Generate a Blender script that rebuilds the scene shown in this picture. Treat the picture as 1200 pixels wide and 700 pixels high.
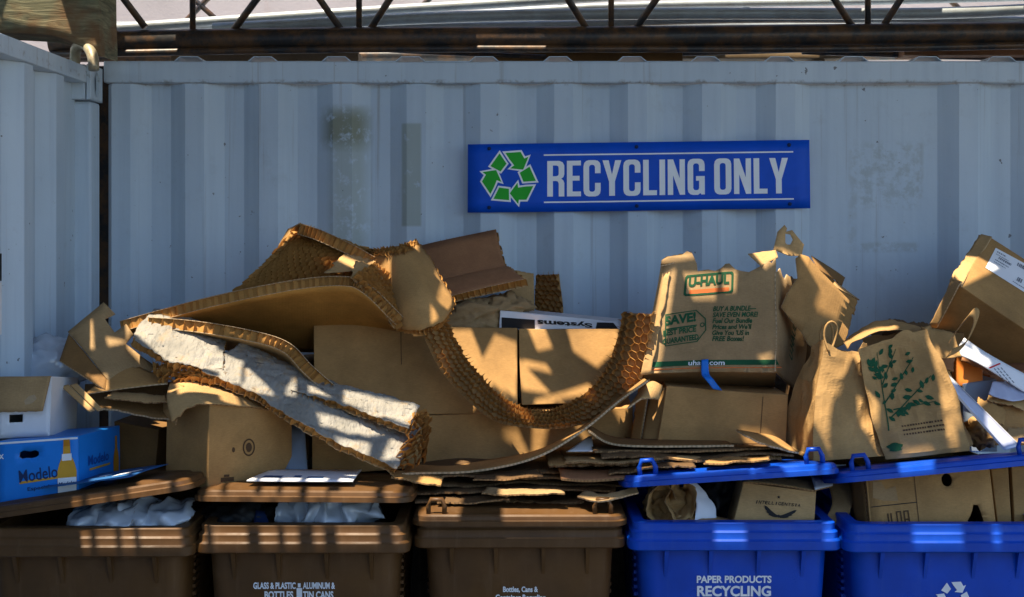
import bpy, bmesh, math, random
from mathutils import Vector as V, Matrix, noise
from mathutils.geometry import delaunay_2d_cdt
random.seed(7)
R = math.radians
S = bpy.context.scene
for o in list(bpy.data.objects): bpy.data.objects.remove(o)
C = S.collection

# ------------------------------------------------------------------ camera, light, exposure
F, CZ, HY = 1460.0, 1.95, 272.0            # focal length in photo pixels, eye height, horizon row
cam = bpy.data.cameras.new('camera'); camo = bpy.data.objects.new('camera', cam); C.objects.link(camo)
camo.location = (0, 0, CZ); camo.rotation_euler = (R(90), 0, 0)
cam.sensor_width = 36; cam.lens = 36 * F / 1200; cam.shift_y = -(350 - HY) / 1200
cam.clip_end = 2000; S.camera = camo
SUN = V((-0.20, -0.25, 0.94)).normalized()
world = bpy.data.worlds.new('World'); S.world = world; world.use_nodes = True
nt = world.node_tree; bg = nt.nodes['Background']
sky = nt.nodes.new('ShaderNodeTexSky'); sky.sky_type = 'NISHITA'; sky.sun_disc = False
sky.sun_elevation = math.asin(SUN.z); sky.sun_rotation = math.atan2(SUN.x, SUN.y)
nt.links.new(sky.outputs[0], bg.inputs[0]); bg.inputs[1].default_value = 0.125; sky.ozone_density = 4.0; sky.dust_density = .4
sl = bpy.data.lights.new('sun', 'SUN'); sl.energy = 5.0; sl.angle = R(0.5); sl.color = (1, .87, .67)
so = bpy.data.objects.new('sun', sl); C.objects.link(so); so.rotation_euler = SUN.to_track_quat('Z', 'Y').to_euler()
S.view_settings.view_transform = 'Standard'; S.view_settings.look = 'None'
S.view_settings.exposure = 1.3; S.view_settings.gamma = 1.0

def W(px, py, Y):                           # a point of the place seen at photo pixel (px,py), Y metres away
    return V(((px - 600) / F * Y, Y, CZ - (py - HY) / F * Y))

# ------------------------------------------------------------------ materials
def mat(name, fn):
    m = bpy.data.materials.new(name); m.use_nodes = True; t = m.node_tree
    b = t.nodes['Principled BSDF']; fn(t, b); return m
def nd(t, typ, **kw):
    n = t.nodes.new(typ)
    for k, v in kw.items():
        if k.startswith('i_'): n.inputs[k[2:].replace('_', ' ')].default_value = v
        else: setattr(n, k, v)
    return n
def coords(t, scale=(1, 1, 1), kind='Object'):
    c = nd(t, 'ShaderNodeTexCoord'); m = nd(t, 'ShaderNodeMapping'); m.inputs['Scale'].default_value = scale
    t.links.new(c.outputs[kind], m.inputs[0]); return m.outputs[0]
def nz(t, vec, sc, det=4, rough=.55):
    n = nd(t, 'ShaderNodeTexNoise', i_Scale=sc, i_Detail=det, i_Roughness=rough); t.links.new(vec, n.inputs['Vector']); return n.outputs['Fac']
def ramp(t, fac, stops):
    r = nd(t, 'ShaderNodeValToRGB'); e = r.color_ramp.elements
    while len(e) < len(stops): e.new(.5)
    for k, (p, c) in enumerate(stops):
        e[k].position = p; e[k].color = (c if hasattr(c, '__len__') else (c, c, c)) + ((1,) if not hasattr(c, '__len__') or len(c) == 3 else ()) if hasattr(c, '__len__') else (c, c, c, 1)
    t.links.new(fac, r.inputs[0]); return r.outputs[0]
def mix(t, fac, a, b, typ='MIX'):
    n = nd(t, 'ShaderNodeMix', data_type='RGBA', blend_type=typ)
    for s, v in ((0, fac), (6, a), (7, b)):
        if hasattr(v, 'node'): t.links.new(v, n.inputs[s])
        else: n.inputs[s].default_value = v if s == 0 else (*v, 1)
    return n.outputs[2]
def bump(t, b, h, strength=.3, dist=.002):
    n = nd(t, 'ShaderNodeBump', i_Strength=strength, i_Distance=dist)
    t.links.new(h, n.inputs['Height']); t.links.new(n.outputs[0], b.inputs['Normal'])
def translucent(t, b, col, f):
    tr = nd(t, 'ShaderNodeBsdfTranslucent'); tr.inputs[0].default_value = (*col, 1)
    mx = nd(t, 'ShaderNodeMixShader'); mx.inputs[0].default_value = f
    out = [n for n in t.nodes if n.type == 'OUTPUT_MATERIAL'][0]
    t.links.new(b.outputs[0], mx.inputs[1]); t.links.new(tr.outputs[0], mx.inputs[2]); t.links.new(mx.outputs[0], out.inputs[0])
def sc3(c, k): return tuple(min(1, x * k) for x in c)

def board(name, col, stain=.5, trans=None, flute=True, cut=False):
    def f(t, b):
        o = coords(t); u = coords(t, (1, 1, 1), 'UV')
        big = ramp(t, nz(t, o, 5, 5), [(.3, sc3(col, .66)), (.7, sc3(col, 1.2))])
        fib = ramp(t, nz(t, coords(t, (30, 30, 160)), 3, 3), [(.35, .88), (.7, 1.06)])
        c = mix(t, 1, big, fib, 'MULTIPLY')
        st = ramp(t, nz(t, o, 11, 6, .65), [(.60, 0.0), (.72, 1.0)])
        c = mix(t, mix_f(t, st, stain * .5), c, sc3(col, .45))
        sp = ramp(t, nz(t, o, 140, 2), [(.70, 0.0), (.76, 1.0)])
        c = mix(t, mix_f(t, sp, .35), c, sc3(col, .5))
        sc = ramp(t, nz(t, coords(t, (9, 9, 60)), 2, 6, .7), [(.66, 0.0), (.74, 1.0)])
        c = mix(t, mix_f(t, sc, .5), c, sc3(col, 1.55))
        sm = ramp(t, nz(t, coords(t, (2.2, 2.2, 3.5)), 2, 8, .7), [(.5, 0.0), (.7, 1.0)])
        c = mix(t, mix_f(t, sm, .35), c, sc3(col, .55))
        if cut:
            w2 = nd(t, 'ShaderNodeTexWave', i_Scale=52.0, i_Distortion=2.5, bands_direction='DIAGONAL'); t.links.new(u, w2.inputs['Vector'])
            c = mix(t, 1, c, ramp(t, w2.outputs['Fac'], [(.2, .66), (.6, 1.04)]), 'MULTIPLY')
        t.links.new(c, b.inputs['Base Color']); b.inputs['Roughness'].default_value = .8
        b.inputs['Specular IOR Level'].default_value = .25
        h = nz(t, o, 35, 5, .6)
        if flute:
            w = nd(t, 'ShaderNodeTexWave', i_Scale=38.0, i_Distortion=.6); w.inputs['Detail Scale'].default_value = 2; t.links.new(u, w.inputs['Vector'])
            h = mix(t, .12, h, w.outputs['Color'])
        bump(t, b, h, .35, .004)
        if trans: translucent(t, b, trans, .12)
    return mat(name, f)
def mix_f(t, a, k):
    n = nd(t, 'ShaderNodeMath', operation='MULTIPLY'); t.links.new(a, n.inputs[0]); n.inputs[1].default_value = k; return n.outputs[0]

M = {}
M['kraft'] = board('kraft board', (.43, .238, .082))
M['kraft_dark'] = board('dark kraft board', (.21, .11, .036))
M['kraft_pale'] = board('pale kraft board', (.50, .305, .125))
M['kraft_red'] = board('reddish kraft board', (.37, .17, .075))
M['kraft_grey'] = board('weathered grey brown board', (.385, .245, .112), .6)
M['bagpaper'] = board('kraft bag paper', (.49, .29, .11), .3, (.5, .25, .09), False)
M['kraft_bounce'] = board('bounce-lit kraft board', (.52, .255, .055), .3)  # orange tone paints warm bounced light onto the arched panel's underside
M['core'] = board('honeycomb core paper', (.52, .265, .07), .2, (.75, .36, .09), False)
M['shaded'] = board('damp dark board', (.13, .072, .030), .7)  # board colour darkened to carry the deep shade of the flat stack
M['edge_dark'] = board('dark raw edge', (.20, .115, .05), .5, None, True, True)
M['edge'] = board('raw board edge', (.34, .19, .08), .3, None, True, True)
M['edge_pale'] = board('pale torn edge', (.60, .43, .25), .2, None, True, True)
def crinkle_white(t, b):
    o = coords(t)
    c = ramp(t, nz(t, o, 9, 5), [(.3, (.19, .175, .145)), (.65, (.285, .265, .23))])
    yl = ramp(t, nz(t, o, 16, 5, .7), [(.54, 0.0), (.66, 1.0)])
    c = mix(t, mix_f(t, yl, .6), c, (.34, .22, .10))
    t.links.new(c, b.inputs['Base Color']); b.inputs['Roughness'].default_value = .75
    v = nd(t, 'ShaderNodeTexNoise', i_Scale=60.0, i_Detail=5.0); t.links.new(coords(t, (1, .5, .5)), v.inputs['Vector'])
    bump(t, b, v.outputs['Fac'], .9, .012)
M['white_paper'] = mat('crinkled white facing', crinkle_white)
def plastic(name, col, rough=.45, dust=.25, dcol=(.25, .2, .15)):
    def f(t, b):
        o = coords(t)
        c = ramp(t, nz(t, o, 6, 5), [(.3, sc3(col, .8)), (.7, sc3(col, 1.15))])
        d = ramp(t, nz(t, o, 14, 7, .7), [(.52, 0.0), (.75, 1.0)])
        c = mix(t, mix_f(t, d, dust), c, dcol)
        dr = ramp(t, nz(t, coords(t, (30, 30, 1.2)), 1, 6, .65), [(.56, 0.0), (.70, 1.0)])
        c = mix(t, mix_f(t, dr, dust * 1.3), c, dcol)
        s = ramp(t, nz(t, coords(t, (6, 6, 120)), 3, 4), [(.66, 0.0), (.72, 1.0)])
        c = mix(t, mix_f(t, s, dust * .6), c, sc3(dcol, 1.2))
        t.links.new(c, b.inputs['Base Color'])
        t.links.new(ramp(t, nz(t, o, 10, 4), [(.3, rough - .1), (.7, rough + .2)]), b.inputs['Roughness'])
        b.inputs['Specular IOR Level'].default_value = .3
        bump(t, b, nz(t, o, 260, 2), .15, .001)
    return mat(name, f)
M['bin_brown'] = plastic('brown bin plastic', (.095, .044, .013), .45, .14, (.22, .14, .08))
M['bin_blue'] = plastic('blue bin plastic', (.001, .055, .42), .36, .07, (.10, .18, .36))
M['black'] = plastic('black plastic', (.012, .012, .013), .5, .15)
M['darkrubber'] = plastic('tyre rubber', (.02, .02, .02), .8, .3)
def paint(name, col, rough=.6, k=.12):
    def f(t, b):
        o = coords(t)
        t.links.new(ramp(t, nz(t, o, 8, 5), [(.3, sc3(col, 1 - k)), (.7, sc3(col, 1 + k))]), b.inputs['Base Color'])
        b.inputs['Roughness'].default_value = rough; b.inputs['Specular IOR Level'].default_value = .25
    return mat(name, f)
M['sign_blue'] = paint('blue sign enamel', (.002, .085, .58), .5, .10)
M['sign_white'] = paint('white sign lettering', (.93, .93, .92), .5, .04)
M['sign_green'] = paint('green sign emblem', (.02, .42, .025), .5, .05)
M['white'] = paint('white card', (.74, .74, .74), .55, .06)
M['label'] = paint('white paper label', (.78, .78, .80), .6, .04)
M['ink_green'] = paint('green print', (.008, .07, .026), .75, .3)
M['ink_orange'] = paint('orange print', (.55, .13, .03), .75, .2)
M['ink_black'] = paint('black print', (.02, .017, .015), .7, .3)
M['ink_brown'] = paint('brown print', (.085, .045, .02), .8, .3)
M['ink_red'] = paint('red print', (.55, .03, .03), .6, .1)
M['ink_grey'] = paint('grey print', (.18, .19, .22), .7, .2)
M['ink_navy'] = paint('navy print', (.012, .03, .10), .6, .1)
M['white_ink'] = paint('white print', (.72, .74, .76), .7, .15)
M['cyan'] = paint('blue carton', (.012, .19, .62), .4, .08)
M['cyan_dark'] = paint('dark blue carton', (.008, .06, .28), .4, .1)
M['gold'] = paint('gold print', (.55, .29, .03), .45, .15)
M['amber'] = paint('amber print', (.46, .19, .012), .45, .15)
M['tape_blue'] = paint('blue strap', (.01, .16, .60), .35, .1)
M['slab_blue'] = paint('grey blue card', (.20, .25, .32), .6, .1)
M['orange'] = paint('orange carton', (.75, .22, .03), .5, .1)
M['lilac'] = paint('glossy magazine', (.45, .48, .62), .3, .15)
M['paper_blue'] = paint('printed blue paper', (.02, .09, .24), .6, .4)
def bagplastic(t, b):
    b.inputs['Base Color'].default_value = (.60, .66, .73, 1); b.inputs['Roughness'].default_value = .12; b.inputs['Coat Weight'].default_value = .5
    b.inputs['Transmission Weight'].default_value = .25
    vn = nd(t, 'ShaderNodeTexVoronoi', i_Scale=26.0, feature='DISTANCE_TO_EDGE'); t.links.new(coords(t, (1, 1, 2.2)), vn.inputs['Vector'])
    bump(t, b, mix(t, .5, vn.outputs[0], nz(t, coords(t), 30, 5)), .18, .006)
M['plastic_bag'] = mat('translucent plastic bag', bagplastic)
def steel(name, col, rough, rust, rcol=(.10, .045, .02)):
    def f(t, b):
        o = coords(t)
        r = ramp(t, nz(t, o, 12, 7, .7), [(.42, 0.0), (.6, 1.0)])
        c = mix(t, mix_f(t, r, rust), col, rcol)
        t.links.new(c, b.inputs['Base Color']); b.inputs['Roughness'].default_value = rough; b.inputs['Metallic'].default_value = .15
        bump(t, b, nz(t, o, 60, 4), .3, .003)
    return mat(name, f)
M['black_steel'] = steel('black painted rusty steel', (.03, .029, .03), .4, .85, (.15, .075, .03))
M['conduit'] = steel('grey conduit', (.34, .38, .40), .42, .35, (.2, .19, .17))
M['cream_pipe'] = steel('cream pipe', (.42, .37, .24), .45, .5)
def timber(t, b):
    o = coords(t, (2, 2, 14))
    w = nd(t, 'ShaderNodeTexNoise', i_Scale=3.0, i_Detail=8.0, i_Roughness=.62, i_Distortion=1.6); t.links.new(coords(t, (2.2, 2.2, 16)), w.inputs['Vector'])
    c = ramp(t, w.outputs['Fac'], [(.3, (.06, .055, .03)), (.5, (.17, .16, .09)), (.72, (.34, .30, .17))])
    rs = ramp(t, nz(t, coords(t), 7, 5), [(.45, 0.0), (.62, 1.0)])
    c = mix(t, mix_f(t, rs, .75), c, (.17, .075, .025))
    t.links.new(c, b.inputs['Base Color']); b.inputs['Roughness'].default_value = .9
    bump(t, b, w.outputs['Fac'], .6, .006)
M['timber'] = mat('weathered timber', timber)
M['plank'] = board('old plank', (.34, .24, .14), .8)
def stucco(t, b):
    o = coords(t)
    c = ramp(t, nz(t, o, 1.4, 6), [(.3, (.37, .32, .30)), (.7, (.50, .43, .41))])
    c = mix(t, mix_f(t, ramp(t, nz(t, coords(t, (3, 3, .6)), 3, 6, .7), [(.58, 0.0), (.72, 1.0)]), .35), c, (.4, .24, .2))
    t.links.new(c, b.inputs['Base Color']); b.inputs['Roughness'].default_value = .9; bump(t, b, nz(t, o, 50, 4), .3, .005)
M['stucco'] = mat('pale pink stucco', stucco)
def asphalt(t, b):
    o = coords(t)
    c = ramp(t, nz(t, o, 60, 6), [(.3, (.035, .034, .033)), (.7, (.075, .072, .068))])
    t.links.new(c, b.inputs['Base Color']); b.inputs['Roughness'].default_value = .9; bump(t, b, nz(t, o, 120, 4), .5, .01)
M['asphalt'] = mat('asphalt', asphalt)

def container_paint(t, b):
    geo = nd(t, 'ShaderNodeNewGeometry'); g = geo.outputs['Position']
    def m(vec, s): mp = nd(t, 'ShaderNodeMapping'); mp.inputs['Scale'].default_value = s; t.links.new(vec, mp.inputs[0]); return mp.outputs[0]
    base = ramp(t, nz(t, g, 1.6, 5), [(.3, (.475, .565, .645)), (.7, (.58, .662, .725))])
    streak = ramp(t, nz(t, m(g, (22, 22, .9)), 1, 5, .6), [(.45, 0.0), (.75, 1.0)])
    c = mix(t, mix_f(t, streak, .22), base, (.24, .31, .41))
    grime = ramp(t, nz(t, g, 9, 8, .72), [(.58, 0.0), (.75, 1.0)])
    c = mix(t, mix_f(t, grime, .25), c, (.30, .31, .31))
    sep = nd(t, 'ShaderNodeSeparateXYZ'); t.links.new(g, sep.inputs[0])
    def near(sock, cen, half, soft):
        a = nd(t, 'ShaderNodeMath', operation='SUBTRACT'); t.links.new(sock, a.inputs[0]); a.inputs[1].default_value = cen
        b_ = nd(t, 'ShaderNodeMath', operation='ABSOLUTE'); t.links.new(a.outputs[0], b_.inputs[0])
        r = nd(t, 'ShaderNodeMapRange'); r.inputs[1].default_value = half; r.inputs[2].default_value = half + soft
        r.inputs[3].default_value = 1; r.inputs[4].default_value = 0; t.links.new(b_.outputs[0], r.inputs[0]); return r.outputs[0]
    def mul(a, b_): n = nd(t, 'ShaderNodeMath', operation='MULTIPLY'); t.links.new(a, n.inputs[0]); t.links.new(b_, n.inputs[1]); return n.outputs[0]
    def stain(px, py, hx, hz, col, k, lo, soft=.03):
        nonlocal c
        p = W(px, py, 4.7)
        f = mul(mul(near(sep.outputs[0], p.x, hx, soft), near(sep.outputs[2], p.z, hz, soft)), ramp(t, nz(t, g, 24, 9, .72), [(lo, 0.0), (lo + .12, 1.0)]))
        c = mix(t, mix_f(t, f, k), c, col)
    stain(404, 150, .05, .035, (.13, .13, .06), .8, .36, .06)
    stain(408, 230, .04, .3, (.25, .27, .18), .45, .35, .05)
    stain(482, 205, .033, .19, (.27, .30, .22), .6, .3, .008)
    stain(1045, 205, .10, .10, (.30, .33, .30), .4, .46, .04)
    stain(1045, 290, .11, .012, (.30, .31, .27), .35, .42, .012)
    stain(1003, 235, .010, .19, (.36, .38, .36), .3, .42, .010)
    stain(1083, 200, .008, .10, (.34, .36, .34), .3, .42, .010)
    stain(740, 97, 2.5, .004, (.14, .10, .065), .6, .52, .010)
    run = ramp(t, nz(t, m(g, (34, 34, .55)), 1, 6, .68), [(.60, 0.0), (.70, 1.0)])
    c = mix(t, mix_f(t, run, .38), c, (.20, .15, .11))
    chip = ramp(t, nz(t, m(g, (9, 9, 15)), 3, 8, .75), [(.66, 0.0), (.70, 1.0)])
    c = mix(t, mix_f(t, chip, .5), c, (.24, .22, .20))
    rs = ramp(t, nz(t, g, 34, 3, .5), [(.735, 0.0), (.76, 1.0)])
    c = mix(t, mix_f(t, rs, .75), c, (.05, .03, .02))
    t.links.new(c, b.inputs['Base Color']); b.inputs['Roughness'].default_value = .55
    bump(t, b, nz(t, g, 5, 6, .5), .5, .012)
M['container'] = mat('weathered container paint', container_paint)

# ------------------------------------------------------------------ mesh helpers
def origin(p):
    o = V((0, 0, 0))
    while p is not None: o += p.location; p = p.parent
    return o
def link(name, verts, faces, mats, parent=None, uvs=None, mi=None, smooth=False, local=False):
    me = bpy.data.meshes.new(name); off = V((0, 0, 0)) if local else origin(parent)
    own = V((0, 0, 0))
    if parent is None and not local and verts:                 # top-level single mesh: origin at its base centre
        lo = [min(v[i] for v in verts) for i in range(3)]; hi = [max(v[i] for v in verts) for i in range(3)]
        own = V(((lo[0] + hi[0]) / 2, (lo[1] + hi[1]) / 2, lo[2])); off = own
    me.from_pydata([tuple(V(v) - off) for v in verts], [], faces)
    for m in (mats if isinstance(mats, (list, tuple)) else [mats]): me.materials.append(m)
    if mi:
        for p, k in zip(me.polygons, mi): p.material_index = k
    if uvs:
        l = me.uv_layers.new(name='uv')
        for p in me.polygons:
            for li in p.loop_indices: l.data[li].uv = uvs[me.loops[li].vertex_index]
    if smooth:
        for p in me.polygons: p.use_smooth = True
    o = bpy.data.objects.new(name, me); C.objects.link(o); o.location = own
    if parent is not None: o.parent = parent
    return o
def tag(o, label, cat=None, group=None, kind=None):
    o['label'] = label
    if cat: o['category'] = cat
    if group: o['group'] = group
    if kind: o['kind'] = kind
    return o
def thing(name, loc, label, cat, group=None, rz=0):
    o = bpy.data.objects.new(name, None); C.objects.link(o); o.location = loc; o.rotation_euler = (0, 0, rz)
    o.empty_display_size = .1
    return tag(o, label, cat, group)

def cr(p0, p1, p2, p3, t):
    return .5 * ((2 * p1) + (p2 - p0) * t + (2 * p0 - 5 * p1 + 4 * p2 - p3) * t * t + (3 * p1 - p0 - 3 * p2 + p3) * t ** 3)
def spline(pts, t, lin=False):
    n = len(pts) - 1; x = t * n; i = int(max(0, min(n - 1, math.floor(x)))); f = x - i
    if lin or n == 1 or x < 0 or x > n: return pts[i] + (pts[i + 1] - pts[i]) * f
    a = pts[i - 1] if i > 0 else pts[0] * 2 - pts[1]; d = pts[i + 2] if i + 2 <= n else pts[n] * 2 - pts[n - 1]
    return cr(a, pts[i], pts[i + 1], d, f)
class Surf:
    """rows of points, first row at the bottom (v=0); u runs along a row"""
    def __init__(s, rows, lin=False, amp=0, scale=3, crump=0, cscale=9, seed=None, wrk=0):
        s.rows = [[V(p) for p in r] for r in rows]; s.lin = lin; s.amp = amp; s.scale = scale
        s.crump = crump; s.cscale = cscale; s.wrk = wrk; s.seed = V((random.random() * 50, random.random() * 50, 3)) if seed is None else seed
        s.Lu = sum((s.raw((i + 1) / 10, .5) - s.raw(i / 10, .5)).length for i in range(10))
        s.Lv = sum((s.raw(.5, (i + 1) / 10) - s.raw(.5, i / 10)).length for i in range(10))
    def raw(s, u, v): return spline([spline(r, u, s.lin) for r in s.rows], v, s.lin)
    def rn(s, u, v):
        e = .01; n = (s.raw(u + e, v) - s.raw(u - e, v)).cross(s.raw(u, v + e) - s.raw(u, v - e))
        return n.normalized() if n.length > 1e-12 else V((0, -1, 0))
    def p(s, u, v):
        q = s.raw(u, v)
        if s.amp: q = q + noise.noise_vector(q * s.scale + s.seed) * s.amp
        if s.crump:
            d = noise.voronoi(q * s.cscale + s.seed)[0]; d2 = noise.voronoi(q * s.cscale * 2.3 + s.seed)[0]
            q = q + s.rn(u, v) * s.crump * ((d[1] - d[0]) - .3 + .4 * (d2[1] - d2[0]))
        if s.wrk:
            a = q * s.cscale + s.seed; a.x *= .55; h = 0
            for k in (1, 2.3, 4.6): h += (.33 - abs(noise.noise(a * k))) / k
            q = q + s.rn(u, v) * s.wrk * h
        return q
    def n(s, u, v):
        e = .012; n = (s.p(u + e, v) - s.p(u - e, v)).cross(s.p(u, v + e) - s.p(u, v - e))
        return n.normalized() if n.length > 1e-12 else V((0, -1, 0))
def inside(x, y, poly):
    r = False; n = len(poly); j = n - 1
    for i in range(n):
        a, b = poly[i], poly[j]
        if (a[1] > y) != (b[1] > y) and x < (b[0] - a[0]) * (y - a[1]) / (b[1] - a[1]) + a[0]: r = not r
        j = i
    return r
def triangulate(outer, holes=(), grid=None, dens=None):
    pts = []; edges = []
    def add(loop):
        if dens:
            l2 = []
            for i, a in enumerate(loop):
                b = loop[(i + 1) % len(loop)]; k = max(1, int(math.hypot(b[0] - a[0], b[1] - a[1]) / dens))
                l2 += [(a[0] + (b[0] - a[0]) * q / k, a[1] + (b[1] - a[1]) * q / k) for q in range(k)]
            loop = l2
        s = len(pts); pts.extend(V((a[0], a[1])) for a in loop); m = len(loop)
        edges.extend((s + i, s + (i + 1) % m) for i in range(m))
    add(outer)
    for h in holes: add(h)
    if grid:
        xs = [p[0] for p in outer]; ys = [p[1] for p in outer]
        x = min(xs) + grid
        while x < max(xs):
            y = min(ys) + grid
            while y < max(ys):
                q = (x + random.uniform(-.1, .1) * grid, y + random.uniform(-.1, .1) * grid)
                if inside(*q, outer) and not any(inside(*q, h) for h in holes): pts.append(V(q))
                y += grid
            x += grid
    vs, _, fs, *_ = delaunay_2d_cdt(pts, edges, [], 0, 1e-6)
    out = []
    for f in fs:
        cx = sum(vs[i][0] for i in f) / len(f); cy = sum(vs[i][1] for i in f) / len(f)
        if inside(cx, cy, outer) and not any(inside(cx, cy, h) for h in holes):
            a, b, c = (vs[i] for i in f[:3])
            out.append(list(f) if (b - a).cross(c - a) > 0 else list(reversed(f)))
    return [(v[0], v[1]) for v in vs], out
def jag(u, sd, fr=9):
    return .5 + .35 * noise.noise(V((u * fr, sd, 0))) + .3 * noise.noise(V((u * fr * 3.7, sd, 5))) + .12 * noise.noise(V((u * fr * 11, sd, 9)))
def sheet(name, surf, th, m, parent=None, nu=14, nv=10, outline=None, holes=(), tear=None, edge=None, back=None, off=0.0, smooth=True, dens=.08, grid=.12):
    """a thin board following surf; `off` lifts its middle along the normal"""
    if outline is None:
        tear = tear or {}; sd = random.random() * 90
        uv = []; 
        for j in range(nv + 1):
            for i in range(nu + 1):
                u, v = i / nu, j / nv
                vb = tear.get('b', 0) * jag(u, sd); vt = 1 - tear.get('t', 0) * jag(u, sd + 7)
                ul = tear.get('l', 0) * jag(v, sd + 13); ur = 1 - tear.get('r', 0) * jag(v, sd + 19)
                uv.append((ul + u * (ur - ul), vb + v * (vt - vb)))
        fs = [[j * (nu + 1) + i, j * (nu + 1) + i + 1, (j + 1) * (nu + 1) + i + 1, (j + 1) * (nu + 1) + i] for j in range(nv) for i in range(nu)]
    else:
        uv, fs = triangulate(outline, holes, grid, dens)
    P = [surf.p(*q) for q in uv]; N = [surf.n(*q) for q in uv]; n = len(P)
    verts = [p + k * (off + th / 2) for p, k in zip(P, N)] + [p + k * (off - th / 2) for p, k in zip(P, N)]
    uvs = [(q[0] * surf.Lu, q[1] * surf.Lv) for q in uv] * 2
    faces = [list(f) for f in fs] + [[i + n for i in reversed(f)] for f in fs]
    mi = [0] * len(fs) + [1] * len(fs)
    cnt = {}
    for f in fs:
        for a, b in zip(f, f[1:] + f[:1]): cnt[(a, b)] = 1
    for (a, b) in list(cnt):
        if (b, a) not in cnt: faces.append([b, a, a + n, b + n]); mi.append(2)
    o = link(name, verts, faces, [m, back or m, edge or M['edge']], parent, uvs, mi)
    if smooth:
        for p, k in zip(o.data.polygons, mi): p.use_smooth = k < 2
    return o
def decal(name, surf, polys, at, m, parent, k=1.0, off=.0018, rot=0, dens=None, mir=False):
    """printed shapes (metres, origin at uv `at`) laid on a surface"""
    vs, fs = [], []; cs, sn = math.cos(rot), math.sin(rot)
    for outer, holes in polys:
        q, f = triangulate(outer, holes, None, dens); b = len(vs)
        for (x, y) in q:
            x, y = x * k, y * k
            if mir: x = -x
            X, Y = x * cs - y * sn, x * sn + y * cs
            u, v = at[0] + X / surf.Lu, at[1] + Y / surf.Lv
            vs.append(surf.p(u, v) + surf.n(u, v) * off)
        fs += [[i + b for i in t] for t in f]
    return link(name, vs, fs, m, parent)
_fonts = {}
def text_polys(body, bold=0.0, shear=0.0, space=1.0):
    c = bpy.data.curves.new('lettering', 'FONT'); c.body = body; c.offset = bold; c.shear = shear; c.space_character = space; c.resolution_u = 4
    o = bpy.data.objects.new('lettering', c); C.objects.link(o); bpy.context.view_layer.update()
    dg = bpy.context.evaluated_depsgraph_get(); me = bpy.data.meshes.new_from_object(o.evaluated_get(dg))
    v = [tuple(x.co[:2]) for x in me.vertices]; f = [list(p.vertices) for p in me.polygons]
    bpy.data.objects.remove(o); bpy.data.curves.remove(c); bpy.data.meshes.remove(me); return v, f
def text(body, surf, at, h, w, m, parent, name='lettering', bold=.015, shear=0, rot=0, off=.0018, mir=False, space=1.0):
    """h,w: size of the whole word block in metres, `at` its centre in uv"""
    v, f = text_polys(body, bold, shear, space)
    x0, x1 = min(a[0] for a in v), max(a[0] for a in v); y0, y1 = min(a[1] for a in v), max(a[1] for a in v)
    cs, sn = math.cos(rot), math.sin(rot); out = []
    for (x, y) in v:
        X = ((x - x0) / (x1 - x0) - .5) * w * (-1 if mir else 1); Y = ((y - y0) / (y1 - y0) - .5) * h
        u, vv = at[0] + (X * cs - Y * sn) / surf.Lu, at[1] + (X * sn + Y * cs) / surf.Lv
        out.append(surf.p(u, vv) + surf.n(u, vv) * off)
    return link(name, out, f, m, parent)
def rect(x0, y0, x1, y1): return [(x0, y0), (x1, y0), (x1, y1), (x0, y1)]
def ell(cx, cy, rx, ry, n=16): return [(cx + rx * math.cos(2 * math.pi * i / n), cy + ry * math.sin(2 * math.pi * i / n)) for i in range(n)]
def tube_mesh(path, r, n=10, closed=False):
    vs, fs = [], []; L = len(path); up = V((0.13, .31, .94))
    for i, p in enumerate(path):
        d = (path[min(i + 1, L - 1)] - path[max(i - 1, 0)]).normalized()
        a = d.cross(up); a = a.normalized() if a.length > 1e-3 else V((1, 0, 0)); b = d.cross(a)
        rr = r[i] if hasattr(r, '__len__') else r
        vs += [p + (a * math.cos(2 * math.pi * k / n) + b * math.sin(2 * math.pi * k / n)) * rr for k in range(n)]
    for i in range(L - 1):
        fs += [[i * n + k, i * n + (k + 1) % n, (i + 1) * n + (k + 1) % n, (i + 1) * n + k] for k in range(n)]
    fs += [list(range(n))[::-1], [(L - 1) * n + k for k in range(n)]]
    return vs, fs
def tube(name, path, r, m, parent=None, n=10, smooth=True, local=False):
    v, f = tube_mesh([V(p) for p in path], r, n); return link(name, v, f, m, parent, smooth=smooth, local=local)
def boxmesh(lo, hi):
    x0, y0, z0 = lo; x1, y1, z1 = hi
    v = [(x0, y0, z0), (x1, y0, z0), (x1, y1, z0), (x0, y1, z0), (x0, y0, z1), (x1, y0, z1), (x1, y1, z1), (x0, y1, z1)]
    return v, [[0, 3, 2, 1], [4, 5, 6, 7], [0, 1, 5, 4], [1, 2, 6, 5], [2, 3, 7, 6], [3, 0, 4, 7]]
def box(name, lo, hi, m, parent=None, bev=.004, local=False):
    v, f = boxmesh(lo, hi); o = link(name, v, f, m, parent, local=local)
    if bev: b = o.modifiers.new('bevel', 'BEVEL'); b.width = bev; b.segments = 2
    return o
def join(parts):
    vs, fs = [], []
    for v, f in parts: b = len(vs); vs += list(v); fs += [[i + b for i in q] for q in f]
    return vs, fs

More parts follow.
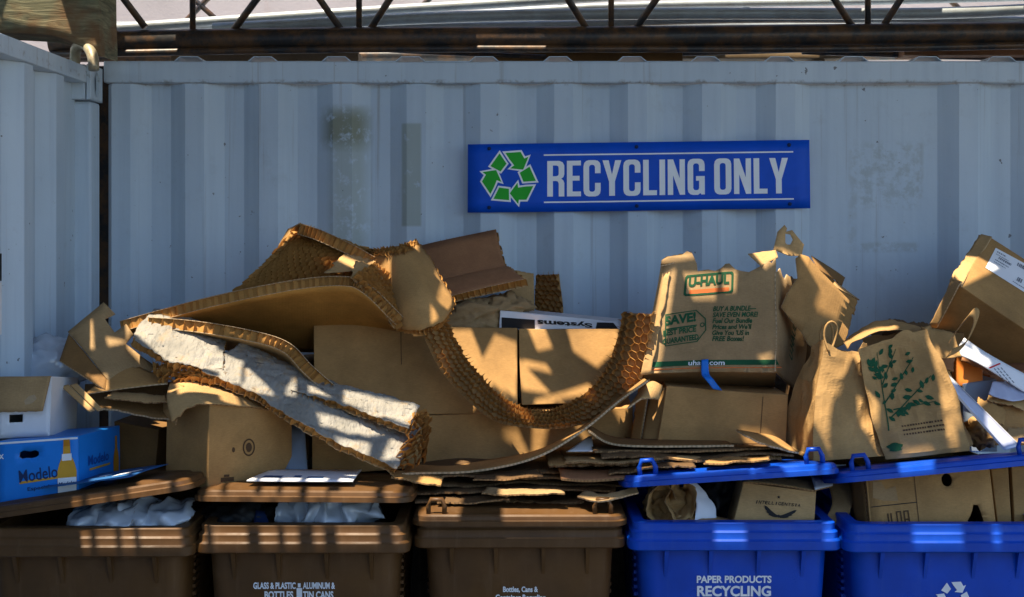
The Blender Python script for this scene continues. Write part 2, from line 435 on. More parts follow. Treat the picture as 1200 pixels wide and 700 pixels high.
def honeycomb(parent, surf, th=.036, cell=.022, top=None, bot=None, core=None, tear=None, jit=.12, nu=26, nv=8, rng=(0, 1, 0, 1), crush=.25):
    """sandwich board: hexagon paper core between facings (the facing on the normal's side is `top`)"""
    a = cell / math.sqrt(3); Lu, Lv = surf.Lu, surf.Lv; E = {}
    key = lambda x, y: (round(x / a * 20), round(y / a * 20))
    ni, nj = int(Lu / cell) + 2, int(Lv / (1.5 * a)) + 2
    Pt = {}
    kt = Lv / (1.5 * a * max(1, round(Lv / (1.5 * a)))); tol = .56 * a * kt / Lv
    for j in range(-1, nj):
        for i in range(-1, ni):
            cx, cy = (i + (.5 if j % 2 else 0)) * cell, j * 1.5 * a
            h = [(cx + a * math.sin(k * math.pi / 3), cy + a * math.cos(k * math.pi / 3)) for k in range(6)]
            for k in range(6):
                A, B = h[k], h[(k + 1) % 6]
                ka, kb = key(*A), key(*B); Pt[ka] = A; Pt[kb] = B; E[tuple(sorted((ka, kb)))] = 1
    vs, fs, idx = [], [], {}
    sd = random.random() * 40
    def vert(k):
        if k in idx: return idx[k]
        x, y = Pt[k]; x += noise.noise(V((x * 40, y * 40, sd))) * cell * jit * 2; y += noise.noise(V((x * 40, y * 40, sd + 9))) * cell * jit * 2
        u, v = x / Lu, y * kt / Lv
        y0 = Pt[k][1] * kt / Lv; x0 = Pt[k][0] / Lu
        ok = rng[0] - .3 * cell / Lu <= x0 <= rng[1] + .3 * cell / Lu and rng[2] - tol <= y0 <= rng[3] + tol
        if not ok: idx[k] = None; return None
        p, n = surf.p(u, v), surf.n(u, v); c1 = 1 - crush * random.random() * (0 if top else 1)
        vs.append(p + n * th / 2 * c1); vs.append(p - n * th / 2); idx[k] = len(vs) - 2; return idx[k]
    for (ka, kb) in E:
        A, B = vert(ka), vert(kb)
        if A is not None and B is not None: fs.append([A, B, B + 1, A + 1])
    link('honeycomb_core', vs, fs, core or M['core'], parent)
    if top: sheet('facing', surf, .0016, top, parent, nu, nv, tear=tear, off=th / 2 + .001, edge=M['edge_pale'])
    if bot: sheet('facing', surf, .0016, bot, parent, nu, nv, tear=tear, off=-th / 2 - .001, edge=M['edge_pale'])

FACES = ('front', 'right', 'back', 'left', 'top', 'bottom')
class Carton:
    """a board box from its front face (bl,br,tr,tl) and the vector to its back face"""
    def __init__(s, name, label, cat, front, depth, m, open_=(), group=None, amp=.003, scale=3.5, th=.004, sub=9, front_holes=None, root=None, tape=None, body='body', bev=.003, crump=0):
        bl, br, tr, tl = [V(p) for p in front]; d = V(depth); s.q = [bl, br, tr, tl]; s.d = d
        q = dict(front=(bl, br, tr, tl), right=(br, br + d, tr + d, tr), back=(br + d, bl + d, tl + d, tr + d), left=(bl + d, bl, tl, tl + d), top=(tl, tr, tr + d, tl + d), bottom=(bl + d, br + d, br, bl))
        seed = V((random.random() * 50, random.random() * 50, 2))
        s.f = {k: Surf([[v[0], v[1]], [v[3], v[2]]], True, amp, scale, crump, 8, seed=seed) for k, v in q.items()}
        cen = (bl + br + bl + d + br + d) / 4
        s.root = root or thing(name, V((cen.x, cen.y, min(p.z for k in q.values() for p in k))), label, cat, group)
        skip = set(open_) | ({'front'} if front_holes else set())
        bm = bmesh.new()
        o = origin(s.root)
        for k in FACES:
            if k in skip: continue
            F_ = s.f[k]; g = [[bm.verts.new(F_.p(i / sub, j / sub) - o) for i in range(sub + 1)] for j in range(sub + 1)]
            for j in range(sub):
                for i in range(sub): bm.faces.new((g[j][i], g[j][i + 1], g[j + 1][i + 1], g[j + 1][i]))
        bmesh.ops.remove_doubles(bm, verts=bm.verts, dist=1e-4)
        bmesh.ops.recalc_face_normals(bm, faces=bm.faces) if not skip else None
        me = bpy.data.meshes.new(body); bm.to_mesh(me); bm.free(); me.materials.append(m)
        s.body = bpy.data.objects.new(body, me); C.objects.link(s.body); s.body.parent = s.root
        if bev: b = s.body.modifiers.new('bevel', 'BEVEL'); b.width = bev; b.segments = 2; b.limit_method = 'ANGLE'; b.angle_limit = R(40)
        if skip: b = s.body.modifiers.new('board', 'SOLIDIFY'); b.thickness = th; b.offset = -1
        if front_holes:
            W_, H_ = s.f['front'].Lu, s.f['front'].Lv
            hs = [[(x / W_, y / H_) for x, y in h] for h in front_holes]
            sheet('front_panel', s.f['front'], th, m, s.root, outline=rect(.004, .004, .996, .996), holes=hs, dens=.03, grid=.1, off=-th / 2)
        if tape:
            for face, axis, c, w in tape:
                F_ = s.f[face]; r = rect(0.003, c - w / F_.Lv / 2, .997, c + w / F_.Lv / 2) if axis == 'u' else rect(c - w / F_.Lu / 2, .003, c + w / F_.Lu / 2, .997)
                decal('tape', F_, [([(x * F_.Lu, y * F_.Lv) for x, y in r], [])], (0, 0), M['ink_brown'] if w < .008 else M['kraft_pale'], s.root, off=.0012, dens=.04)
    def flap(s, edge, length, ang, m=None, tear=.12, inset=.004, label=None, curl=0.0):
        """a flap hinged on a top edge; ang 0 = level outward, 90 = up, -80 = hanging"""
        bl, br, tr, tl = s.q; d = s.d
        a, b, out = dict(front=(tl, tr, -d), back=(tr + d, tl + d, d), right=(tr, tr + d, tr - tl), left=(tl + d, tl, tl - tr))[edge]
        up = (tl - bl).normalized(); o = out.normalized(); ax = (b - a).normalized()
        a2, b2 = a + ax * inset, b - ax * inset
        d1 = o * math.cos(R(ang)) + up * math.sin(R(ang)); d2 = o * math.cos(R(ang + curl)) + up * math.sin(R(ang + curl))
        st = d1 * .003
        F_ = Surf([[a2 + st, b2 + st], [a2 + d1 * length * .5, b2 + d1 * length * .5], [a2 + (d1 + d2) * length * .5, b2 + (d1 + d2) * length * .5]], False, .004, 6)
        f = sheet('flap', F_, .004, m or self_mat(s), s.root, 16, 8, tear={'t': tear} if tear else None)
        if label: f['label'] = label
        return F_
def self_mat(s): return s.body.data.materials[0]

def blob(name, cen, rad, m, parent=None, amp=.35, sc=2.2, seed=0, sub=4, flat=None, facet=False, st=(1, 1, 1), film=False):
    bm = bmesh.new(); bmesh.ops.create_icosphere(bm, subdivisions=sub, radius=1)
    vs = []
    for v in bm.verts:
        p = v.co.normalized(); q = V((p.x * st[0], p.y * st[1], p.z * st[2])) * sc + V((seed, seed * 1.7, 3))
        d = noise.voronoi(q)[0]; d2 = noise.voronoi(q * 2.7)[0]
        r = 1 + amp * .5 * (.4 - 2 * abs(noise.noise(q * 1.3 + V((7, 1, 2))))) + amp * .3 * (.4 - 2 * abs(noise.noise(q * 3.1))) + amp * .6 * ((d[1] - d[0]) - .35) + amp * .2 * ((d2[1] - d2[0]) - .3) + amp * .5 * noise.noise(q * .8)
        if film: r = 1 + amp * .7 * ((d[1] - d[0]) - .35) - amp * .35 * ((d2[1] - d2[0]) - .3) + amp * .4 * noise.noise(q * .7)
        x = V((p.x * rad[0], p.y * rad[1], p.z * rad[2])) * r
        if flat is not None: x.z = max(x.z, -flat)
        vs.append(V(cen) + x)
    fs = [[v.index for v in f.verts] for f in bm.faces]; bm.free()
    return link(name, vs, fs, m, parent, smooth=not facet)

# ------------------------------------------------------------------ ground and yard behind
g = link('ground', [(-60, -60, 0), (60, -60, 0), (60, 60, 0), (-60, 60, 0)], [[0, 1, 2, 3]], M['asphalt'], local=True); g['kind'] = 'structure'

def corr_profile(starts, x_lo, x_hi):
    """outline (x, recess) of a corrugated side: slope in, outer flat, slope out, recess"""
    pts = [(x_lo, .048)]
    for s in starts:
        for dx, r in ((-.066, .048), (0, 0), (.072, 0), (.138, .048)):
            if x_lo < s + dx < x_hi: pts.append((s + dx, r))
    pts.append((x_hi, .048)); return pts
def strip_mesh(pts3, z0, z1):
    n = len(pts3); v = [(x, y, z0) for x, y in pts3] + [(x, y, z1) for x, y in pts3]
    return v, [[i, i + 1, n + i + 1, n + i] for i in range(n - 1)]
# back container
WY = 4.70
XL, XR = -1.538, 4.6
bc = thing('shipping_container', V(((XL + XR) / 2, WY, 0)), 'long pale blue corrugated container standing behind the bins and carrying the blue sign', 'shipping container')
x0 = (217 - 600) / F * WY
starts = [x0 + .2785 * k for k in range(-1, 9)] + [(1124 - 600) / F * WY + .2785 * k for k in range(0, 11)]
prof = corr_profile(starts, XL, XR)
v, f = strip_mesh([(x, WY + r) for x, r in prof], .16, 2.51)
o = link('corrugated_side', v, f, M['container'], bc)
b = o.modifiers.new('plate', 'SOLIDIFY'); b.thickness = .003; b.offset = -1
bv = o.modifiers.new('bend', 'BEVEL'); bv.width = .005; bv.segments = 2; bv.limit_method = 'ANGLE'; bv.angle_limit = R(20)
def wavy_box(lo, hi, nx, amp):
    vs, fs = [], []
    for i in range(nx + 1):
        x = lo[0] + (hi[0] - lo[0]) * i / nx; w = V((0, noise.noise(V((x * 1.3, 2, 0))) * amp, noise.noise(V((x * 1.7, 9, 0))) * amp))
        vs += [V((x, lo[1], lo[2])) + w, V((x, hi[1], lo[2])) + w, V((x, hi[1], hi[2])) + w, V((x, lo[1], hi[2])) + w]
    for i in range(nx):
        a, b_ = i * 4, i * 4 + 4
        for k in range(4): fs.append([a + k, b_ + k, b_ + (k + 1) % 4, a + (k + 1) % 4])
    fs += [[0, 1, 2, 3], [nx * 4 + 3, nx * 4 + 2, nx * 4 + 1, nx * 4]]
    return vs, fs
v, f = wavy_box((XL, WY - .012, 2.512), (XR, WY + .06, 2.592), 60, .006)
o = link('top_rail', v, f, M['container'], bc); bv = o.modifiers.new('bevel', 'BEVEL'); bv.width = .006; bv.segments = 2; bv.limit_method = 'ANGLE'
box('bottom_rail', (XL, WY - .01, .02), (XR, WY + .08, .158), M['container'], bc)
# roof with its pressed ridges
pts = [(XL, 2.594)]
k = (290 - 600) / F * WY - .278 * 3
while k < XR - .2:
    if k > XL + .02: pts += [(k, 2.594), (k + .022, 2.612), (k + .09, 2.612), (k + .112, 2.594)]
    k += .2785
pts.append((XR, 2.594)); n = len(pts)
v = [(x, WY - .004, z) for x, z in pts] + [(x, WY + 2.42, z) for x, z in pts]
o = link('roof', v, [[i, i + 1, n + i + 1, n + i] for i in range(n - 1)], M['container'], bc)
b = o.modifiers.new('plate', 'SOLIDIFY'); b.thickness = .003; b.offset = -1
box('end_wall', (XL + .001, WY + .062, .16), (XL + .03, WY + 2.4, 2.585), M['container'], bc)
box('corner_post', (XL - .5, WY + .10, .02), (XL - .001, WY + .22, 2.59), M['black_steel'], bc)  # black filler added so the gap between the containers stays dark
# left container
LX = -1.548
lc = thing('shipping_container', V((LX - 1.2, 1.6, 0)), 'pale corrugated container on the left running towards the viewer under a green timber', 'shipping container')
LY0, LY1 = -7.5, 4.665
st = [LY0 + .33 + .2785 * k for k in range(0, 43)]
st = [y for y in st if y < LY1 - .24]
prof = corr_profile(st, LY0 + .1, LY1 - .10)
v, f = strip_mesh([(LX - .006 - r, y) for y, r in prof], .16, 2.49)
o = link('corrugated_side', v, [q[::-1] for q in f], M['container'], lc); b = o.modifiers.new('plate', 'SOLIDIFY'); b.thickness = .003; b.offset = 1
box('top_rail', (LX - .06, LY0, 2.492), (LX + .004, LY1 - .14, 2.552), M['container'], lc)
box('bottom_rail', (LX - .06, LY0, .02), (LX + .004, LY1 - .14, .158), M['container'], lc)
box('corner_post', (LX - .16, LY1 - .098, .14), (LX + .006, LY1, 2.43), M['container'], lc, .01)
rf = box('roof', (LX - 2.4, LY0, 2.49), (LX - .062, LY1 - .002, 2.545), M['container'], lc)
box('end_wall', (LX - 2.4, LY1 - .03, .16), (LX - .162, LY1 - .002, 2.488), M['container'], lc)
cs = Surf([[V((LX + .008, LY1 - .138, 2.432)), V((LX + .008, LY1 + .002, 2.432))], [V((LX + .008, LY1 - .138, 2.56)), V((LX + .008, LY1 + .002, 2.56))]], True)
cast = sheet('corner_casting', cs, .012, M['container'], lc, outline=rect(0, 0, 1, 1), holes=[ell(.55, .5, .2, .34)], edge=M['container'])
box('casting_block', (LX - .16, LY1 - .137, 2.433), (LX - .004, LY1 + .002, 2.56), M['container'], lc)

# an unseen second one, added on top nearer the viewer to block sky light
up = lc.copy(); C.objects.link(up); up.location = lc.location + V((0, -2.78, 2.60))
up['label'] = 'pale corrugated container stacked on top of the left container close to the viewer'
for ch_ in list(lc.children):
    q_ = ch_.copy(); C.objects.link(q_); q_.parent = up

pl = thing('placard', V((LX + .003, 3.66, 1.64)), 'narrow black and white placard on the left container cut by the left picture edge', 'placard')
box('white_field', (LX - .004, 3.52, 1.64), (LX + .003, 3.772, 1.80), M['white'], pl, 0)
box('black_field', (LX - .004, 3.52, 1.802), (LX + .003, 3.772, 1.885), M['black'], pl, 0)
# unseen building added behind the viewer on the left half, so that daylight comes in from the right
nb = thing('sky_block_building', V((-6, -12, 0)), 'unseen building added behind the viewer to block sky light from the left', 'building')
box('wall', (-15, -12.4, 0), (1.2, -12, 9), M['stucco'], nb, .02)
box('eaves_board', (-15.2, -12.5, 9.002), (1.4, -11.8, 9.2), M['plank'], nb, .01)

# ------------------------------------------------------------------ recycling sign
GL = {}
GL['R'] = ([(0, 0), (0, 1), (.36, 1), (.45, .96), (.5, .87), (.5, .62), (.47, .54), (.41, .5), (.47, .45), (.5, .37), (.5, 0), (.335, 0), (.335, .36), (.31, .42), (.26, .435), (.165, .435), (.165, 0)], [[(.165, .57), (.165, .87), (.27, .87), (.32, .85), (.335, .8), (.335, .64), (.32, .59), (.27, .57)]])
GL['E'] = ([(0, 0), (0, 1), (.41, 1), (.41, .865), (.165, .865), (.165, .575), (.37, .575), (.37, .44), (.165, .44), (.165, .135), (.41, .135), (.41, 0)], [])
arc = [(.335, .82), (.31, .865), (.25, .88), (.19, .865), (.165, .82), (.165, .18), (.19, .135), (.25, .12), (.31, .135), (.335, .18)]
outL = [(.5, .16), (.48, .07), (.42, .01), (.34, -.01), (.16, -.01), (.08, .01), (.02, .07), (0, .16), (0, .84), (.02, .93), (.08, .99), (.16, 1.01), (.34, 1.01), (.42, .99), (.48, .93), (.5, .84)]
GL['C'] = ([(.5, .64), (.335, .64)] + arc + [(.335, .37), (.5, .37)] + outL, [])
GL['G'] = ([(.5, .66), (.335, .66)] + arc + [(.335, .39), (.245, .39), (.245, .52), (.5, .52), (.5, 0), (.4, 0), (.37, .04), (.3, -.01)] + outL[4:], [])
GL['O'] = (outL, [arc])
GL['Y'] = ([(-.02, 1), (.16, 1), (.255, .60), (.35, 1), (.53, 1), (.34, .40), (.34, 0), (.17, 0), (.17, .40)], [])
GL['L'] = ([(0, 0), (0, 1), (.165, 1), (.165, .14), (.40, .14), (.40, 0)], [])
GL['I'] = ([(0, 0), (0, 1), (.165, 1), (.165, 0)], [])
GL['N'] = ([(0, 0), (0, 1), (.16, 1), (.345, .47), (.345, 1), (.5, 1), (.5, 0), (.35, 0), (.155, .55), (.155, 0)], [])
ADV = dict(R=.5, E=.41, C=.5, G=.5, O=.5, Y=.51, L=.40, I=.165, N=.5)
def recycle_polys():
    a = [(-.73, .435), (-.376, .93), (-.106, .52), (-.34, .22)]
    b = [(-.18, .93), (.41, .965), (.55, .72), (.71, .78), (.51, .28), (0, .34), (.15, .46), (-.02, .68)]
    out = []
    for k in range(3):
        c, s = math.cos(R(120) * k), math.sin(R(120) * k)
        for p in (a, b): out.append(([(x * c - y * s, x * s + y * c) for x, y in p], []))
    return out
def grow(polys, d):
    res = []
    for p, h in polys:
        ar = sum(p[i][0] * p[(i + 1) % len(p)][1] - p[(i + 1) % len(p)][0] * p[i][1] for i in range(len(p)))
        sg = 1 if ar > 0 else -1; q = []; n = len(p)
        for i in range(n):
            a, b, c = V(p[i - 1]), V(p[i]), V(p[(i + 1) % n])
            n1 = V(((b - a).y, -(b - a).x)).normalized() * sg; n2 = V(((c - b).y, -(c - b).x)).normalized() * sg
            m = (n1 + n2); m = m / max(.45, m.length_squared / 2) if m.length else n1
            q.append(tuple(b + m * d))
        res.append((q, h))
    return res
ps = [W(548, 249.5, WY - .012), W(949.5, 244.5, WY - .012), W(948.5, 164, WY - .012), W(548, 169.5, WY - .012)]
SG = Surf([[ps[0], ps[1]], [ps[3], ps[2]]], True, .0015, 2)
sg = thing('recycling_sign', (ps[0] + ps[1]) / 2, 'blue rectangular sign reading RECYCLING ONLY screwed to the container wall', 'sign')
sheet('sign_board', SG, .005, M['sign_blue'], sg, 24, 6, edge=M['sign_blue'])
pxm = F / WY
def suv(px, py): return ((px - 548) / 401, (249 - py + (px - 548) * -5 / 401) / 80)
x = 0; polys = []; gap = .075
for ch in 'RECYCLING ONLY':
    if ch == ' ': x += .20; continue
    o_, h_ = GL[ch]; polys.append(([(a + x, b_) for a, b_ in o_], [[(a + x, b_) for a, b_ in hh] for hh in h_])); x += ADV[ch] + gap
wd = x - gap; kx = (281 / pxm) / wd; kz = 41.5 / pxm
polys = [([(a * kx, b_ * kz) for a, b_ in o_], [[(a * kx, b_ * kz) for a, b_ in hh] for hh in h_]) for o_, h_ in polys]
decal('lettering', SG, polys, suv(641, 230), M['sign_white'], sg, off=.0036, dens=.2)
Lw = 292 / pxm
decal('rule_line', SG, [(rect(0, 0, Lw, .0055), [])], suv(637, 182.5), M['sign_white'], sg, off=.0036, dens=.2)
decal('rule_line', SG, [(rect(0, 0, Lw, .0055), [])], suv(637, 237.5), M['sign_white'], sg, off=.0036, dens=.2)
em = decal('emblem_outline', SG, grow(recycle_polys(), .055), suv(597, 208), M['sign_white'], sg, k=.101, off=.0034)
decal('emblem', SG, grow(recycle_polys(), -.012), suv(597, 208), M['sign_green'], sg, k=.101, off=.0046)
for px, py in ((573, 174), (746, 172), (925, 170), (573, 243), (746, 241), (925, 239)):
    u_, v_ = suv(px, py); p = SG.p(u_, v_)
    tube('screw', [p + V((0, .002, 0)), p + V((0, -.0065, 0))], .007, M['ink_navy'], sg, 10)

# ------------------------------------------------------------------ truss, pipes and clutter above the container
def pipe_path(px, Y, n=16): 
    pts = [W(a, b_, Y) for a, b_ in px]; return [spline(pts, i / n) for i in range(n + 1)]
tr = thing('roof_truss', W(700, 60, 5.2), 'black rusty steel truss with round chord and diagonal braces above the container roof', 'truss')
ch = [(60, 50), (400, 45), (720, 44), (1000, 41), (1300, 38)]
tube('bottom_chord', pipe_path(ch, 5.2), .047, M['black_steel'], tr, 14)
tube('lower_flange', pipe_path([(a, b_ + 14.5 + 2 * math.sin(a)) for a, b_ in ch], 5.17), .016, M['black_steel'], tr, 8)
tube('top_chord', pipe_path([(a, b_ - 165) for a, b_ in ch], 5.2), .04, M['black_steel'], tr, 14)
for a, b_ in ((131, 133), (225, 226), (420, 421), (717, 716), (1017, 1017), (1290, 1290)):
    tube('web_bar', [W(a, -120, 5.2), W(b_, 38, 5.2)], .013, M['black_steel'], tr, 8)
for a, ya, b_, yb in ((55, -120, 170, 32), (345, -60, 272, 38), (290, -120, 402, 38), (520, -100, 432, 38), (845, -110, 745, 34), (590, -120, 690, 38), (925, -80, 1002, 36), (1125, -110, 1032, 36), (1200, -120, 1280, 36)):
    tube('web_bar', [W(a, ya, 5.2 + .02), W(b_, yb, 5.2)], .015, M['black_steel'], tr, 8)
# rear frame truss a little further back
tr2 = thing('roof_truss', W(700, 40, 6.4), 'thin dark truss bars seen further back between the grey pipes', 'truss')
tube('bottom_chord', pipe_path([(60, 66), (700, 66), (1300, 62)], 6.2), .03, M['black_steel'], tr2, 10)
for a, ya, b_, yb in ((160, -60, 300, 64), (300, -60, 180, 64), (560, -60, 440, 64), (610, -60, 700, 64), (770, -90, 880, 64), (930, -60, 830, 64), (1050, -60, 1180, 64)):
    tube('web_bar', [W(a, ya, 6.2), W(b_, yb, 6.2)], .014, M['black_steel'], tr2, 8)
for nm, pts, Y, r, lab in (('conduit', [(90, 36), (400, 15), (600, 3), (1000, -22)], 5.7, .022, 'thin grey pipe rising to the right, uppermost of the three pipes over the container'),
                           ('conduit', [(250, 34), (535, 20), (800, 16), (1090, 16), (1300, 6)], 5.5, .026, 'thick grey pipe lying level behind the black truss chord'),
                           ('conduit', [(120, 30), (380, 27), (700, 8), (1000, 2), (1300, -6)], 5.85, .018, 'slim grey pipe behind the level one crossing it near the sign'),
                           ('conduit', [(100, 44), (300, 30), (560, 26), (760, 30), (1290, 30)], 6.0, .022, 'grey pipe furthest back resting low behind the chord'),
                           ('conduit', [(300, 33), (620, 30), (900, 22), (1300, 26)], 5.6, .02, 'lowest grey pipe just above the black truss chord')):
    tag(tube(nm, pipe_path(pts, Y), r, M['conduit'], None, 12), lab, 'pipe', 'grey pipes above the container')
for k, (a, b_, y, Y, h, m_, lab) in enumerate(((200, 420, 70, 5.4, .035, 'plank', 'weathered plank lying on the container roof towards the left corner'), (560, 800, 69, 5.35, .028, 'kraft_dark', 'dark plank lying on the roof behind the middle of the sign'), (640, 1010, 66, 5.6, .03, 'plank', 'long pale plank under the black chord above the sign'),
                              (1060, 1290, 62, 5.4, .03, 'kraft_red', 'reddish plank under the chord at the right end'))):
    p0, p1 = W(a, y, Y), W(b_, y - 3, Y); z = 2.615
    t_ = thing('plank_stack', V(((p0.x + p1.x) / 2, Y, z)), lab, 'plank', 'planks on the container roof')
    box('plank', (p0.x, Y, p0.z - .01), (p1.x, Y + .14, p0.z + h), M[m_], t_, .003)
    for q in (.12, .85): xx = p0.x + (p1.x - p0.x) * q; box('bearer', (xx, Y + .01, z), (xx + .05, Y + .12, p0.z - .012), M['plank'], t_, .003)
tm = Surf([[W(-120, 20, 4.38), W(-40, 33, 4.36), W(60, 44, 4.36), W(118, 66, 4.36)], [W(-120, -70, 4.38), W(-40, -68, 4.36), W(60, -66, 4.36), W(116, -62, 4.36)]], False, .008, 6)
tmb = sheet('timber_beam', Surf([[p + V((0, .09, 0)) for p in r] for r in tm.rows], False, .010, 5), .18, M['timber'], None, 24, 10, edge=M['timber'])
tag(tmb, 'thick weathered greenish timber resting on the left container at the top corner', 'timber')
ep = [W(88, 84, 4.5), W(88, 66, 4.5), W(90, 56, 4.47), W(97, 52, 4.42), W(104, 57, 4.37), W(109, 68, 4.34), W(110, 82, 4.33)]
tag(tube('pipe_elbow', [spline(ep, i / 18) for i in range(19)], .019, M['cream_pipe'], None, 12), 'short cream bent pipe at the corner of the left container', 'pipe')
for k, (a, ya, b_, yb, Y, r_, lab) in enumerate(((330, 52, 640, 67, 5.35, .011, 'thin rusty rod slanting down under the chord left of the sign'), (600, 66, 1010, 56, 5.45, .014, 'rusty bar rising to the right under the chord above the sign'), (940, 60, 1300, 70, 5.5, .016, 'rusty bar sloping down at the right end under the chord'), (120, 64, 330, 56, 5.6, .013, 'rusty bar rising from the left corner under the chord'))):
    tag(tube('rusty_bar', pipe_path([(a, ya), ((a + b_) / 2, (ya + yb) / 2 + 1), (b_, yb)], Y), r_, M['black_steel'], None, 8), lab, 'bar', 'rusty bars under the chord')
# building behind the yard
bd = thing('rear_building', V((1, 9.2, 0)), 'pale pink plastered building wall seen between the truss bars', 'building')
box('wall', (-9, 9.0, 0), (11, 9.3, 6.0), M['stucco'], bd, .02)
box('eaves_board', (-9.2, 8.9, 6.002), (11.2, 9.4, 6.2), M['plank'], bd, .01)
# unseen roof added over the bins, its gaps cut to place the sun patches
def Cn(p):                                  # where the ray to the sun from p meets the added roof
    return p + SUN * ((3.40 - p.z) / SUN.z)
bk = box('gap_shade_board', (-1.50, 4.50, 0), (2.6, 4.515, 1.08), M['black'], None, 0)  # black sheet added to paint shade into the gaps between the bins
tag(bk, 'added black board behind the bins standing in for the shade in their gaps', 'board')
# ------------------------------------------------------------------ bins
def rr(w, d, r, y0=0, n=5):
    pts = []
    for cx, cy, a0 in ((w / 2 - r, d - r, 0), (-w / 2 + r, d - r, 90), (-w / 2 + r, r, 180), (w / 2 - r, r, 270)):
        pts += [(cx + r * math.cos(R(a0 + 90 * k / n)), cy + y0 + r * math.sin(R(a0 + 90 * k / n))) for k in range(n + 1)]
    return pts
def loft(rows, close0=True, close1=True):
    vs, fs = [], []; n = len(rows[0])
    for r in rows: vs += r
    for j in range(len(rows) - 1): fs += [[j * n + k, j * n + (k + 1) % n, (j + 1) * n + (k + 1) % n, (j + 1) * n + k] for k in range(n)]
    if close0: fs.append(list(range(n))[::-1])
    if close1: fs.append([(len(rows) - 1) * n + k for k in range(n)])
    return vs, fs
BW, BD, BH = .622, .74, 1.102
def lidpt(lid, x, y, z):
    from mathutils import Euler
    return lid.parent.location + lid.location + Euler(lid.rotation_euler).to_matrix() @ V((x, y, z))
def make_bin(px, Y, m, label, group, lid_ang, lid_roll, lid_lift=0, hand=False):
    X = (px - 600) / F * Y
    t = thing('wheelie_bin', V((X, Y, 0)), label, 'bin', group)
    def lp(z, ins, r=.06): return [(a, b_, z) for a, b_ in rr(BW - 2 * ins, BD - 2 * ins, max(.02, r - ins * .3), ins)]
    v, f = loft([lp(.09, .085), lp(.10, .08), lp(.8, .045), lp(1.02, .032), lp(1.03, .05), lp(.8, .06), lp(.12, .095)])
    parts = [(v, f)]
    for x in (-.20, -.07, .07, .20):               # gussets under the rim
        parts.append(([(x - .006, .034, 1.021), (x + .006, .034, 1.021), (x + .006, .008, 1.021), (x - .006, .008, 1.021), (x - .004, .05, .90), (x + .004, .05, .90)], [[0, 1, 2, 3], [3, 2, 5, 4], [0, 3, 4], [1, 5, 2], [0, 4, 5, 1]]))
    for sx in (-1, 1):
        for k in range(7):                         # grip ribs down the sides
            z = .985 - k * .022; parts.append(boxmesh((sx * (BW / 2 - .038) - .008, .16, z - .006), (sx * (BW / 2 - .038) + .008, .22, z + .004)))
        parts.append(boxmesh((sx * .235 - .006, .048, .2), (sx * .235 + .006, .06, 1.0)))
    o = link('body', *join(parts), m, t, local=True); 
    for p in o.data.polygons[:len(f) - 2]: p.use_smooth = True
    mo = o.modifiers.new('w', 'EDGE_SPLIT'); mo.split_angle = R(35)
    rows = [lp(z_, i_, .032) for z_, i_ in ((1.021, .034), (1.0225, .003), (1.026, 0), (1.050, 0), (1.055, .006), (1.057, .007), (1.074, .007), (1.079, .013), (1.081, .014), (BH - .003, .014), (BH, .018), (BH, .048), (BH - .006, .044), (1.032, .052), (1.021, .052))]
    v, f = loft(rows, False, False); n = len(rows[0]); L = (len(rows) - 1) * n
    o = link('rim', v, f, m, t, smooth=True, local=True); mo = o.modifiers.new('w', 'EDGE_SPLIT'); mo.split_angle = R(30)
    lw, ld = .636, .775
    def ll(z, ins, r=.05): return [(a, b_ - ld + .03, z) for a, b_ in rr(lw - 2 * ins, ld - 2 * ins, max(.02, r - ins * .3), ins, 6)]
    rows = [ll(-.026, 0), ll(-.012, 0), ll(-.009, .005), ll(.001, .007), ll(.006, .013), ll(.007, .045), ll(.012, .055), ll(.014, .10), ll(.016, .20), ll(.017, .29)]
    v, f = loft(rows, False, True)
    lid = link('lid', v, f, m, t, smooth=True, local=True)
    mo = lid.modifiers.new('shell', 'SOLIDIFY'); mo.thickness = .005; mo.offset = -1
    mo = lid.modifiers.new('w', 'EDGE_SPLIT'); mo.split_angle = R(35)
    lid.location = (0, BD, BH + .012 + lid_lift); lid.rotation_euler = (R(-lid_ang), R(lid_roll), 0)
    if hand:
        for sx in (-1, 1):
            x = sx * .245; y = -ld + .055
            p = [V((x - .023, y, .004)), V((x - .024, y, .028)), V((x - .016, y, .048)), V((x + .016, y, .048)), V((x + .024, y, .028)), V((x + .023, y, .004))]
            hd = tube('lid_handle', p, .0075, m, lid, 8, local=True)
    tube('hinge_bar', [V((-BW / 2 + .03, BD + .02, BH - .01)), V((BW / 2 - .03, BD + .02, BH - .01))], .014, m, t, 10, local=True)
    tube('axle', [V((-BW / 2 + .03, BD - .09, .115)), V((BW / 2 - .03, BD - .09, .115))], .012, M['black_steel'], t, 8, local=True)
    for sx in (-1, 1):
        x = sx * (BW / 2 - .06)
        w = tube('wheel', [V((x - .024, BD - .09, .115)), V((x + .024, BD - .09, .115))], .115, M['darkrubber'], t, 24, local=True)
        tube('hub', [V((x - .028, BD - .09, .115)), V((x + .028, BD - .09, .115))], .05, m, w, 16, local=True)
    box('foot', (-.2, .09, 0), (.2, .15, .092), m, t, .004, local=True)
    zf = lambda z: .032 + (1.02 - z) * .0591 if z > .8 else .045
    X0 = V((X, Y, 0))
    fs = Surf([[X0 + V((-.22, zf(.80) , .80)), X0 + V((.22, zf(.80), .80))], [X0 + V((-.22, zf(1.0), 1.0)), X0 + V((.22, zf(1.0), 1.0))]], True)
    def puv(qx, qy): p = W(qx, qy, Y + .04); return ((p.x - X + .22) / .44, (p.z - .80) / .20)
    return t, fs, puv, lid
GB, GBl = 'brown bins in the row', 'blue bins in the row'
binA, sA, uA, lidA = make_bin(97, 3.55, M['bin_brown'], 'brown bin at the left end, its lid crooked over a clear plastic bag', GB, 4.0, -8.5, .03)
